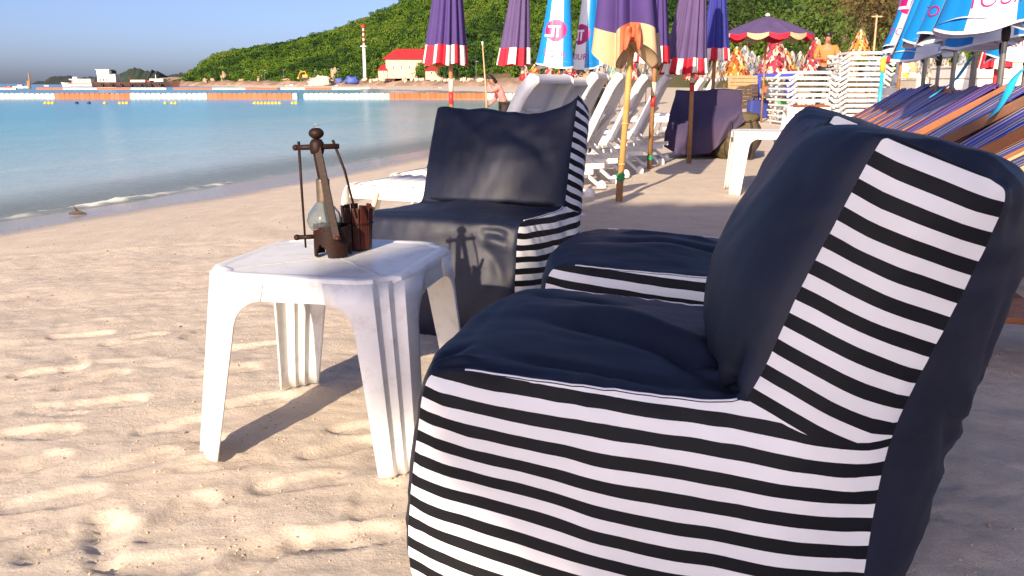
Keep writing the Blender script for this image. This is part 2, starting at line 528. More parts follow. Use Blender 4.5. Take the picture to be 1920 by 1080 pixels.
L(mf.outputs[2], p.inputs['Base Color'])
p.inputs['IOR'].default_value = 1.33
p.inputs['Specular IOR Level'].default_value = .18
rf = N(nt, 'ShaderNodeMapRange', i_3=.16, i_4=.8); L(fo.outputs['Fac'], rf.inputs[0]); L(rf.outputs[0], p.inputs['Roughness'])
mp = N(nt, 'ShaderNodeMapping'); mp.inputs['Rotation'].default_value = (0, 0, R(-21)); mp.inputs['Scale'].default_value = (2.2, .75, 1)
L(tc.outputs['Object'], mp.inputs['Vector'])
nb = N(nt, 'ShaderNodeTexNoise', i_Scale=1.5, i_Detail=6.0, i_Roughness=.62); L(mp.outputs[0], nb.inputs['Vector'])
bp = N(nt, 'ShaderNodeBump', i_Strength=.35, i_Distance=.10); L(nb.outputs['Fac'], bp.inputs['Height']); L(bp.outputs[0], p.inputs['Normal'])
tr = N(nt, 'ShaderNodeBsdfTransparent'); tr.inputs[0].default_value = (.86, .93, .90, 1)
ms = N(nt, 'ShaderNodeMixShader')
op = N(nt, 'ShaderNodeMapRange', interpolation_type='SMOOTHSTEP', i_1=-.3, i_2=2.8, i_3=.35, i_4=1.0); L(dist.outputs[0], op.inputs[0])
opm = N(nt, 'ShaderNodeMath', operation='MAXIMUM'); L(op.outputs[0], opm.inputs[0]); L(fo.outputs['Fac'], opm.inputs[1])
L(opm.outputs[0], ms.inputs[0]); L(tr.outputs[0], ms.inputs[1]); L(p.outputs[0], ms.inputs[2])
L(ms.outputs[0], nt.nodes['Material Output'].inputs['Surface'])
me.materials.append(m)

# ---- the wooded hill beyond the bay
FOOT = [(300, 640), (345, 625), (480, 560), (620, 500), (760, 430), (900, 360), (1060, 300), (1250, 230), (1450, 170), (1700, 130), (1960, 115), (2500, 110)]
RIDGE = [(300, 160, 690), (340, 150, 700), (356, 139, 715), (375, 122, 720), (400, 106, 720), (440, 91, 720), (500, 87, 715), (560, 74, 700), (620, 56, 680), (680, 35, 660), (730, 12, 640), (800, -30, 620), (950, -90, 580), (1150, -140, 520), (1400, -160, 430), (1700, -170, 360), (2000, -170, 320), (2500, -150, 300)]
def hill_point(u, t, seed=0):
    fu = [a[0] for a in FOOT]
    Yf = np.interp(u, fu, [a[1] for a in FOOT])
    ru = [a[0] for a in RIDGE]
    rv, Yr = np.interp(u, ru, [a[1] for a in RIDGE]), np.interp(u, ru, [a[2] for a in RIDGE])
    f0 = AT(u, HORIZON, Yf); r0 = AT(u, rv, Yr)
    zf = SEA + 1.6 if t > .012 else SEA - 1.2
    tt = min(t, 1)
    x, y = f0.x + (r0.x - f0.x) * t, f0.y + (r0.y - f0.y) * t
    prof = tt ** .86
    z = zf + (r0.z - zf - 3.0) * prof
    if t > 1: z -= (t - 1) * 60
    w = math.sin(math.pi * min(t, 1)) * .8 + .12
    z += w * 7 * float(fbm(np.array(x * .012), np.array(y * .012), 5, 3))
    return Vector((x, y, z))
mb = MB()
us = list(np.linspace(300, 2500, 150)); ts = [0.0] + list(np.linspace(.0125, 1.35, 40))
mb.grid([[hill_point(u, t) for t in ts] for u in us])
m_h = mat('hill_soil', (.045, .052, .018), .95, .4, .05, hue2=(.10, .075, .035))
o = mb.build('hill', m_h, smooth=True); tag(o, 'long green hill rising behind the bay', 'hill', kind='structure')

def leaf_mat(name, cols, per_obj=True, transl=.15):
    m, nt, p = new_mat(name)
    L = nt.links.new
    oi = N(nt, 'ShaderNodeObjectInfo')
    tc = N(nt, 'ShaderNodeTexCoord')
    nz = N(nt, 'ShaderNodeTexNoise', i_Scale=.8, i_Detail=2.0); L(tc.outputs['Object'], nz.inputs['Vector'])
    av = N(nt, 'ShaderNodeMath', operation='MULTIPLY_ADD'); L(nz.outputs['Fac'], av.inputs[0]); av.inputs[1].default_value = .35
    sc = N(nt, 'ShaderNodeMath', operation='MULTIPLY'); L(oi.outputs['Random'], sc.inputs[0]); sc.inputs[1].default_value = .5 if per_obj else .2
    of = N(nt, 'ShaderNodeMath', operation='SUBTRACT'); L(sc.outputs[0], of.inputs[0]); of.inputs[1].default_value = .2
    if per_obj:                                             # drier and greener stands across the slope
        pn = N(nt, 'ShaderNodeTexNoise', i_Scale=.022, i_Detail=3.0); L(oi.outputs['Location'], pn.inputs['Vector'])
        pm = N(nt, 'ShaderNodeMath', operation='MULTIPLY_ADD'); L(pn.outputs['Fac'], pm.inputs[0]); pm.inputs[1].default_value = 1.5; pm.inputs[2].default_value = -.75
        ps = N(nt, 'ShaderNodeMath', operation='ADD'); L(pm.outputs[0], ps.inputs[0]); L(of.outputs[0], ps.inputs[1])
        L(ps.outputs[0], av.inputs[2])
    else:
        L(of.outputs[0], av.inputs[2])
    cr = N(nt, 'ShaderNodeValToRGB')
    els = cr.color_ramp.elements
    n = len(cols)
    els[0].position, els[0].color = 0, (*cols[0], 1)
    els[1].position, els[1].color = 1, (*cols[-1], 1)
    for i in range(1, n - 1):
        e = els.new(i / (n - 1)); e.color = (*cols[i], 1)
    L(av.outputs[0], cr.inputs[0])
    L(cr.outputs[0], p.inputs['Base Color'])
    p.inputs['Roughness'].default_value = .7
    p.inputs['Specular IOR Level'].default_value = .2
    if transl:
        tl = N(nt, 'ShaderNodeBsdfTranslucent'); L(cr.outputs[0], tl.inputs[0])
        ms = N(nt, 'ShaderNodeMixShader'); ms.inputs[0].default_value = transl
        L(p.outputs[0], ms.inputs[1]); L(tl.outputs[0], ms.inputs[2]); L(ms.outputs[0], nt.nodes['Material Output'].inputs['Surface'])
    return m
M['hill_leaf'] = leaf_mat('hill_leaf', [(.020, .050, .012), (.055, .115, .012), (.090, .160, .018), (.125, .180, .024), (.10, .105, .030), (.065, .140, .016)])

def crown_mesh(name, rnd, rad=2.4, lumps=7, leaves=260, size=.55, flat=.75, mat_=None):
    """a crown of small leaf-cluster faces scattered over several lumps; each face keeps the outward normal"""
    vs, fs = [], []
    L_ = [(Vector((rnd.uniform(-1, 1), rnd.uniform(-1, 1), rnd.uniform(-.35, .75))) * rad * .55, rad * rnd.uniform(.40, .62)) for _ in range(lumps)]
    for k in range(leaves):
        c, r = L_[k % lumps]
        dv = Vector((rnd.gauss(0, 1), rnd.gauss(0, 1), rnd.gauss(.25, 1)))
        dv.normalize()
        p = c + dv * r * rnd.uniform(.75, 1.08)
        p.z *= flat
        nrm = (dv + Vector((rnd.gauss(0, .45), rnd.gauss(0, .45), rnd.gauss(0, .45)))).normalized()
        t = nrm.cross(Vector((rnd.gauss(0, 1), rnd.gauss(0, 1), rnd.gauss(0, 1)))).normalized()
        b = nrm.cross(t)
        s = size * rnd.uniform(.6, 1.3)
        i = len(vs)
        vs += [p + t * s * .5, p + b * s * .42 + nrm * s * .08, p - t * s * .5, p - b * s * .42 + nrm * s * .1]
        fs.append((i, i + 1, i + 2, i + 3))
    me = bpy.data.meshes.new(name)
    me.from_pydata([tuple(v) for v in vs], [], fs)
    me.materials.append(mat_ or M['hill_leaf'])
    return me

def gn_scatter(name, pts, scales, rots, idx, templates):
    """one 'stuff' object whose points carry crowns"""
    col = bpy.data.collections.new(name + '_kinds')
    for i, t in enumerate(templates):
        ob = bpy.data.objects.new('%s_%02d' % (name, i), t); col.objects.link(ob)
    me = bpy.data.meshes.new(name)
    me.from_pydata([tuple(p) for p in pts], [], [])
    a = me.attributes.new('sc', 'FLOAT_VECTOR', 'POINT'); a.data.foreach_set('vector', np.array(scales, np.float32).ravel())
    a = me.attributes.new('ro', 'FLOAT_VECTOR', 'POINT'); a.data.foreach_set('vector', np.array(rots, np.float32).ravel())
    a = me.attributes.new('ix', 'INT', 'POINT'); a.data.foreach_set('value', np.array(idx, np.int32))
    o = bpy.data.objects.new(name, me); C.objects.link(o)
    ng = bpy.data.node_groups.new(name, 'GeometryNodeTree')
    ng.interface.new_socket('Geometry', in_out='INPUT', socket_type='NodeSocketGeometry')
    ng.interface.new_socket('Geometry', in_out='OUTPUT', socket_type='NodeSocketGeometry')
    gi, go = ng.nodes.new('NodeGroupInput'), ng.nodes.new('NodeGroupOutput')
    ci = ng.nodes.new('GeometryNodeCollectionInfo'); ci.inputs['Collection'].default_value = col
    ci.inputs['Separate Children'].default_value = True; ci.inputs['Reset Children'].default_value = True
    ip = ng.nodes.new('GeometryNodeInstanceOnPoints'); ip.inputs['Pick Instance'].default_value = True
    def na(nm, dt):
        n = ng.nodes.new('GeometryNodeInputNamedAttribute'); n.data_type = dt; n.inputs['Name'].default_value = nm
        return n.outputs['Attribute']
    l = ng.links.new
    l(gi.outputs[0], ip.inputs['Points']); l(ci.outputs[0], ip.inputs['Instance'])
    l(na('ix', 'INT'), ip.inputs['Instance Index']); l(na('ro', 'FLOAT_VECTOR'), ip.inputs['Rotation']); l(na('sc', 'FLOAT_VECTOR'), ip.inputs['Scale'])
    l(ip.outputs[0], go.inputs[0])
    md = o.modifiers.new('scatter', 'NODES'); md.node_group = ng
    return o
rnd = random.Random(3)
tpl = [crown_mesh('crown_kind', rnd, 2.4, 8, 420, .5) for _ in range(6)]
pts, scs, ros, ids = [], [], [], []
k = 0
while len(pts) < 15000:
    u = rnd.uniform(305, 2080)
    t = rnd.random() ** 1.1 * 1.04
    if u > 1000 and t > .85: continue
    Yf = np.interp(u, [a[0] for a in FOOT], [a[1] for a in FOOT])
    p = hill_point(u, t)
    # thin evenly by distance so crowns cover the slope
    if rnd.random() > (p.y / 700) ** .7 * 1.3: continue
    if t < .015: continue
    s = (rnd.uniform(.55, 1.35) if rnd.random() > .12 else rnd.uniform(1.5, 2.3)) * (1.0 if p.y > 300 else .55 + .45 * p.y / 300)
    pts.append(p + Vector((0, 0, .5 * s))); scs.append((s, s, s * rnd.uniform(.8, 1.2))); ros.append((0, 0, rnd.random() * 6.28)); ids.append(rnd.randrange(6))
o = gn_scatter('forest', pts, scs, ros, ids, tpl)
tag(o, 'dense green scrub woodland covering the hill', 'woodland', kind='stuff')

# ---- shore bank below the hill
def bank_line(u0, u1, n, off, z, amp, seed):
    out = []
    for u in np.linspace(u0, u1, n):
        Yf = np.interp(u, [a[0] for a in FOOT], [a[1] for a in FOOT]) + off
        p = AT(u, HORIZON, Yf)
        out.append(Vector((p.x, p.y, z + amp * float(fbm(np.array(u * .07), np.array(off * .3), seed, 3)))))
    return out
m_b = mat('bank_rock', (.38, .25, .18), .9, .35, .25, .5, 1.2, hue2=(.22, .15, .10))
mb = MB()
rows = [bank_line(300, 1130, 240, o_, z_, a_, 3) for o_, z_, a_ in ((-26, SEA - .4, 0), (-22, SEA + 1.1, 1.2), (-16, SEA + 2.2, 1.4), (-9, SEA + 2.6, 1.0), (0, SEA + 3.0, 1.0), (22, SEA + 6, 1.0))]
mb.grid(rows)
tag(mb.build('shore_bank', m_b, smooth=True), 'pinkish rocky bank along the foot of the hill', 'bank', kind='structure')
# far islands
def island(name, pts_, Y, label, col):
    mb = MB()
    rows = []
    base = [AT(u, HORIZON, Y) for u, v in pts_]
    top = [AT(u, v, Y + 60) for u, v in pts_]
    rows.append([Vector((b.x, b.y - 40, SEA - 1)) for b in base])
    rows.append([Vector((b.x, b.y - 10, SEA + (t.z - SEA) * .45)) for b, t in zip(base, top)])
    rows.append([Vector((t.x, t.y, t.z)) for t in top])
    rows.append([Vector((t.x, t.y + 120, SEA - 1)) for t in top])
    def sub(row):
        o = []
        for a, b in zip(row[:-1], row[1:]):
            for k in range(10): o.append(a.lerp(b, k / 10))
        return o + [row[-1]]
    rows = [sub(r) for r in rows]
    for i, r in enumerate(rows[1:3]):
        for j, q in enumerate(r):
            q.z += (q.z - SEA) * .22 * float(fbm(np.array(j * .55), np.array(i * 3.), int(Y), 3))
    mb.grid(rows)
    o = mb.build(name, mat(name + '_green', col, .95, .4, .02, hue2=tuple(c * .55 for c in col)), smooth=True)
    tag(o, label, 'island', kind='structure')
island('island', [(214, 156), (222, 141), (232, 134), (250, 131), (282, 131), (296, 136), (308, 148), (318, 156)], 1500, 'low wooded island behind the rusty ship', (.035, .060, .035))
island('far_coast', [(60, 157), (70, 152), (84, 152), (92, 146), (104, 143), (130, 143), (150, 146), (168, 144), (188, 143), (206, 147), (300, 143), (322, 139), (340, 136), (356, 146)], 2300, 'far low coast along the horizon', (.035, .055, .050))
# ------------------------------------------------------------------ bean bag chairs
PITCHS = .0435                                             # stripe period
def stripe_mat(name):
    m, nt, p = new_mat(name)
    L = nt.links.new
    at = N(nt, 'ShaderNodeAttribute', attribute_name='stripe')
    fr = N(nt, 'ShaderNodeMath', operation='FRACT'); L(at.outputs['Fac'], fr.inputs[0])
    gt = N(nt, 'ShaderNodeMath', operation='GREATER_THAN'); gt.inputs[1].default_value = .5; L(fr.outputs[0], gt.inputs[0])
    mx = N(nt, 'ShaderNodeMix', data_type='RGBA'); L(gt.outputs[0], mx.inputs[0])
    mx.inputs[6].default_value = (.006, .0065, .010, 1); mx.inputs[7].default_value = (.86, .86, .86, 1)
    tc = N(nt, 'ShaderNodeTexCoord')
    n1 = N(nt, 'ShaderNodeTexNoise', i_Scale=4.0, i_Detail=6.0); L(tc.outputs['Object'], n1.inputs['Vector'])
    r = N(nt, 'ShaderNodeMapRange', i_1=.3, i_2=.75, i_3=1.0, i_4=.84); L(n1.outputs['Fac'], r.inputs[0])
    mm = N(nt, 'ShaderNodeMix', data_type='RGBA', blend_type='MULTIPLY'); mm.inputs[0].default_value = 1
    L(mx.outputs[2], mm.inputs[6]); L(r.outputs[0], mm.inputs[7]); L(mm.outputs[2], p.inputs['Base Color'])
    p.inputs['Roughness'].default_value = .62
    p.inputs['Specular IOR Level'].default_value = .22
    nb = N(nt, 'ShaderNodeTexNoise', i_Scale=900.0, i_Detail=2.0); L(tc.outputs['Object'], nb.inputs['Vector'])
    b = N(nt, 'ShaderNodeBump', i_Strength=.06, i_Distance=.01); L(nb.outputs['Fac'], b.inputs['Height']); L(b.outputs[0], p.inputs['Normal'])
    return m
M['stripes'] = stripe_mat('striped_fabric')

# outline of the side seam (s, z): front bottom -> seat -> back -> bottom
EDGE = [(.020, -.03), (.000, .05), (.008, .18), (.028, .33), (.044, .405), (.075, .424), (.115, .428), (.25, .421), (.38, .415), (.51, .410), (.580, .418), (.612, .460), (.663, .607), (.712, .728), (.752, .822), (.775, .842), (.847, .815), (.915, .786), (.934, .760), (.917, .690), (.879, .575), (.825, .415), (.806, .300), (.797, .150), (.790, .05), (.785, -.03)]
#  outward swell of the middle of the cover (ds, dz) at each point
SWELL = [(-.02, 0), (-.035, 0), (-.045, 0), (-.04, .0), (-.035, .018), (-.012, .018), (0, .020), (0, .020), (0, .018), (0, .010), (-.01, .004), (-.105, .0), (-.150, .008), (-.140, .016), (-.100, .028), (-.045, .036), (.025, .042), (.055, .035), (.085, .02), (.125, .0), (.15, -.01), (.165, -.01), (.16, 0), (.14, 0), (.11, 0), (.09, 0)]
def catmull(P, per):
    out = []
    n = len(P)
    for i in range(n - 1):
        p0, p1, p2, p3 = P[max(i - 1, 0)], P[i], P[i + 1], P[min(i + 2, n - 1)]
        for k in range(per):
            t = k / per
            out.append(tuple(.5 * (2 * b + (c - a) * t + (2 * a - 5 * b + 4 * c - d) * t * t + (3 * b - a - 3 * c + d) * t ** 3) for a, b, c, d in zip(p0, p1, p2, p3)))
    out.append(tuple(P[-1]))
    return out

def bean_bag(label, origin, ang, W=.68, seed=1, slump=0.0, folds=(), corner=0.0, drop=0.0, fs=1.0):
    """origin: ground corner where the striped side meets the front; s axis at angle ang, width to its left"""
    root = thing('bean_bag_chair', label, 'bean bag', (origin[0], origin[1], 0), ang, 'striped bean bag chairs around the table')
    PER, NW = 7, 72
    E_ = np.array(catmull(EDGE, PER)); S_ = np.array(catmull(SWELL, PER))
    nk = len(E_)
    key = np.linspace(0, len(EDGE) - 1, nk)
    w = np.linspace(0, 1, NW + 1)
    w = .5 - .5 * np.cos(w * math.pi) * .35 - .5 * (1 - 2 * w) * .65           # denser at the seams
    sw = (np.clip(1 - (2 * w - 1) ** 2, 0, 1)) ** .62
    fk = 1 - (1 - fs) * np.exp(-((key - 13) / 2.2) ** 4)[:, None]     # how far the backrest swells forwards
    s = E_[:, 0:1] + S_[:, 0:1] * fk * sw[None]
    z = E_[:, 1:2] + S_[:, 1:2] * sw[None]
    y = np.repeat((w * W)[None], nk, 0)
    # the sewn upper corners stand up a little, one side of the backrest slumps
    topm = np.exp(-((key - 15.6) / 3.2) ** 2)[:, None]
    z = z + topm * (corner * np.exp(-w / .10)[None] - slump * w[None] - drop * np.sin(math.pi * np.clip(w, 0, 1)[None] ** .7))
    s = s + topm * .3 * slump * w[None]
    P = np.stack([s, y, z], -1)
    # normals of the swollen surface
    dk = np.gradient(P, axis=0); dw = np.gradient(P, axis=1)
    nr = np.cross(dw, dk); nr /= np.linalg.norm(nr, axis=-1, keepdims=True) + 1e-9
    KK, WW = np.meshgrid(key, w, indexing='ij')
    arc = np.concatenate([[0], np.cumsum(np.linalg.norm(np.diff(E_, axis=0), axis=1))])
    AA = np.repeat(arc[:, None], NW + 1, 1)
    dsp = .009 * fbm(AA * 3.2, WW * 2.6, seed, 3) + .005 * fbm(AA * 8, WW * 6, seed + 5, 4) + .0035 * (1 - 2 * np.abs(fbm(AA * 5 + WW * 4, WW * 3 - AA * 2, seed + 15, 3)))
    # puckers gathered along both side seams
    seam = np.exp(-np.minimum(WW, 1 - WW) * W / .045)
    dsp += seam * .0035 * np.sin(AA * 95 + 7 * fbm(AA * 6, WW * 0, seed + 9, 2)) * (.4 + np.abs(fbm(AA * 5, WW * 0, seed + 2, 2)) * 2)
    # fine drag lines across the front and back faces
    for kc, kw, amp, fr in ((2.5, 1.7, .0045, 34), (22, 2.6, .011, 26), (13, 1.8, .005, 20)):
        dsp += amp * np.exp(-((KK - kc) / kw) ** 2) * fbm(AA * fr * (1 + 0 * WW) + 2.5 * WW, WW * 2.2, seed + int(kc), 2)
    # sat-in hollow and folds at the crease: (key, w) polylines with height and width
    dsp += -.022 * np.exp(-((KK - 8.2) / 1.6) ** 2 - ((WW - .5) / .27) ** 2)
    for amp, wid, pl in folds:
        best = np.full(KK.shape, 1e9); tt = np.zeros(KK.shape)
        for q, (a, b) in enumerate(zip(pl[:-1], pl[1:])):
            # to metres: key is uneven, use arc length
            a2 = (np.interp(a[0], key, arc), a[1] * W); b2 = (np.interp(b[0], key, arc), b[1] * W)
            abx, aby = b2[0] - a2[0], b2[1] - a2[1]
            t = np.clip(((AA - a2[0]) * abx + (WW * W - a2[1]) * aby) / (abx * abx + aby * aby), 0, 1)
            dd = np.hypot(AA - a2[0] - t * abx, WW * W - a2[1] - t * aby)
            m_ = dd < best
            tt = np.where(m_, (q + t) / (len(pl) - 1), tt); best = np.where(m_, dd, best)
        dsp += amp * np.exp(-(best / wid) ** 2) * np.clip(np.sin(math.pi * np.clip(tt, .06, .94)) * 1.4, 0, 1)
    edge_lock = 1 - .75 * np.exp(-np.minimum(WW, 1 - WW) * W / .012)
    P = P + nr * (dsp * edge_lock)[..., None]
    mb = MB()
    mb.grid(P.tolist())
    cover = mb.build('fabric_cover', M['navy_fabric'], root, smooth=True)
    # side panels: constrained triangulation of the seam outline, puffed outwards
    def side(sign, wi):
        ed = P[:, 0 if wi == 0 else -1][:, [0, 2]]
        inner = int(round(10.35 * PER)); rear = int(round(21.3 * PER))
        low = list(map(tuple, ed[:inner + 1])) + list(map(tuple, ed[rear:]))
        up = list(map(tuple, ed[inner:rear + 1]))
        cut0, cut1 = np.array(ed[inner]), np.array(ed[rear])
        cutpts = [tuple(cut0 + (cut1 - cut0) * t + np.array((0, -.022 * math.sin(math.pi * t)))) for t in np.linspace(0, 1, 14)[1:-1]]
        low_poly = list(map(tuple, ed[:inner + 1])) + cutpts + list(map(tuple, ed[rear:]))
        up_poly = list(map(tuple, ed[inner:rear + 1])) + cutpts[::-1]
        allp = np.array(ed)
        for nm, poly, isup in (('striped_side_panel', low_poly, False), ('striped_back_panel', up_poly, True)):
            arr = np.array(poly)
            x0, z0 = arr.min(0); x1, z1 = arr.max(0)
            step = .016
            pts2 = [Vector(p_) for p_ in poly]
            npo = len(poly)
            for gx in np.arange(x0 + step, x1, step):
                for gz in np.arange(z0 + step, z1, step):
                    # inside test
                    ins = False
                    j = npo - 1
                    for i in range(npo):
                        if (poly[i][1] > gz) != (poly[j][1] > gz) and gx < (poly[j][0] - poly[i][0]) * (gz - poly[i][1]) / (poly[j][1] - poly[i][1]) + poly[i][0]:
                            ins = not ins
                        j = i
                    if ins and np.min(np.hypot(arr[:, 0] - gx, arr[:, 1] - gz)) > step * .55:
                        pts2.append(Vector((gx, gz)))
            res = delaunay_2d_cdt(pts2, [(i, (i + 1) % npo) for i in range(npo)], [list(range(npo))], 1, 1e-6)
            V2 = np.array([(v_.x, v_.y) for v_ in res[0]]); F2 = res[2]
            dmin = np.array([np.min(np.hypot(allp[:, 0] - a, allp[:, 1] - b)) for a, b in V2])
            puff = .040 * (1 - np.exp(-dmin / .085)) + (.010 * fbm(V2[:, 0] * 5, V2[:, 1] * 5, seed + 31, 3) + .004 * np.exp(-dmin / .05) * np.sin(V2[:, 0] * 70 + V2[:, 1] * 55 + 6 * fbm(V2[:, 0] * 8, V2[:, 1] * 8, seed + 33, 2))) * np.clip(dmin / .03, 0, 1)
            puff -= .010 * np.exp(-dmin / .012) * 0
            if isup:
                dirv = np.array([.30, .954]); dirv = np.array([.345, .938])
                st = (V2 - cut0) @ dirv
                st = (st + .10 * (V2[:, 0] - cut0[0]) * 0) / PITCHS + .02
                across = (V2 - cut0) @ np.array([.938, -.345])
                st = (st + (.55 * across - 1.6 * across ** 2) * 2.2) * .955
            else:
                ytop = .421
                st = (V2[:, 1] + (.062 + .065 * np.clip(1 - V2[:, 1] / .42, 0, 1)) * V2[:, 0] - ytop - .002 + .012 * np.sin(V2[:, 0] * 3.9)) / PITCHS + .02
            st = st + .16 * fbm(V2[:, 0] * 5, V2[:, 1] * 5, seed + 40, 3) * np.clip(dmin / .04, 0, 1)
            yv = (P[0, 0, 1] if wi == 0 else P[0, -1, 1])
            me = bpy.data.meshes.new(nm)
            ee = .0007
            me.from_pydata([(a, yv - sign * (-1) * 0 + (-(pf + ee) if wi == 0 else (pf + ee)), b) for (a, b), pf in zip(V2.tolist(), puff.tolist())], [], [tuple(f) if wi == 0 else tuple(f[::-1]) for f in F2])
            me.polygons.foreach_set('use_smooth', [True] * len(me.polygons))
            fattr(me, 'stripe', st)
            me.materials.append(M['stripes'])
            o = bpy.data.objects.new(nm, me); C.objects.link(o); o.parent = root
    side(1, 0); side(-1, 1)
    # white piping along the seat seam
    for wi in (0, -1):
        a, b = int(6.0 * PER), int(10.2 * PER)
        path = [Vector((P[i, wi, 0], P[i, wi, 1] + (.004 if wi == 0 else -.004), P[i, wi, 2] + .002)) for i in range(a, b)]
        MB().tube(path, .0021, 6).build('piping', M['tour_white'], root, smooth=True)
    return root

SANG = math.atan2(-.26, .965)
A0 = G(768, 1090)
near_folds = [(.010, .010, [(8.9, .30), (9.8, .20), (10.6, .14)]), (-.009, .009, [(9.0, .26), (9.9, .175), (10.8, .115)]), (.010, .009, [(9.3, .10), (10.2, .06), (11.4, .045)]), (-.009, .010, [(9.5, .36), (10.3, .30), (11.0, .27)]), (.009, .010, [(9.4, .46), (10.2, .40), (10.9, .38)]), (.008, .009, [(3.9, .03), (4.7, .10), (5.6, .20)]), (-.008, .010, [(4.2, .02), (5.2, .06), (6.2, .09)]), (.007, .009, [(4.6, .02), (5.8, .035), (7.2, .03)]), (.009, .014, [(6.4, .12), (7.6, .10), (8.8, .06)]), (.020, .030, [(6.3, .50), (7.4, .42), (8.6, .30), (9.6, .14)]), (-.016, .03, [(6.2, .62), (7.5, .55), (8.8, .40), (9.7, .26)]),
              (.017, .022, [(9.4, .30), (10.0, .22), (10.6, .16)]), (-.017, .016, [(9.3, .22), (10.1, .15), (10.8, .10)]), (.016, .014, [(9.6, .13), (10.4, .085), (11.2, .06)]),
              (.015, .025, [(5.2, .9), (6.4, .8), (7.6, .78)]), (.010, .02, [(14.8, .03), (15.6, .12), (16.4, .30)]), (-.012, .022, [(15.2, .02), (16.6, .06), (18.2, .035)]),
              (.013, .016, [(16.8, .02), (17.7, .04), (18.8, .03)]), (.010, .02, [(19.5, .1), (21.2, .3), (21.8, .55)]), (.009, .016, [(20.8, .05), (22, .22), (22.6, .5)]), (-.009, .018, [(20.4, .04), (21.6, .24), (22.2, .5)])]
b1 = bean_bag('navy bean bag chair with striped side, nearest, filling the lower right', (A0.x, A0.y), SANG, .66, 3, .06, near_folds, .0)
wv = Vector((-math.sin(SANG), math.cos(SANG)))
mid_folds = [(.016, .03, [(6.0, .4), (7.4, .5), (8.8, .45), (9.8, .3)]), (-.014, .025, [(6.2, .65), (7.6, .7), (9.4, .6)]), (.012, .02, [(9.3, .2), (10.4, .14), (11, .1)])]
b2 = bean_bag('navy bean bag chair half hidden behind the nearest one', (A0.x + wv.x * .95 + .01, A0.y + wv.y * .95), SANG + R(1), .66, 17, .0, mid_folds, .0, .06, .6)
back_folds = [(.012, .025, [(11.8, .1), (12.6, .2), (13.4, .45)]), (-.012, .03, [(12.6, .55), (13.4, .75), (14.2, .9)]), (.010, .02, [(2.2, .05), (2.8, .12), (3.2, .2)]), (-.012, .018, [(3.1, .03), (3.3, .10), (3.4, .2)]), (.012, .016, [(3.5, .04), (3.7, .12), (3.7, .22)]),
              (-.014, .03, [(14.0, .3), (15, .5), (15.4, .8)])]
b3 = bean_bag('navy bean bag chair facing the camera behind the white table', (.006, 3.10), R(90 - 21), .66, 29, .03, back_folds, .035, .075, .55)
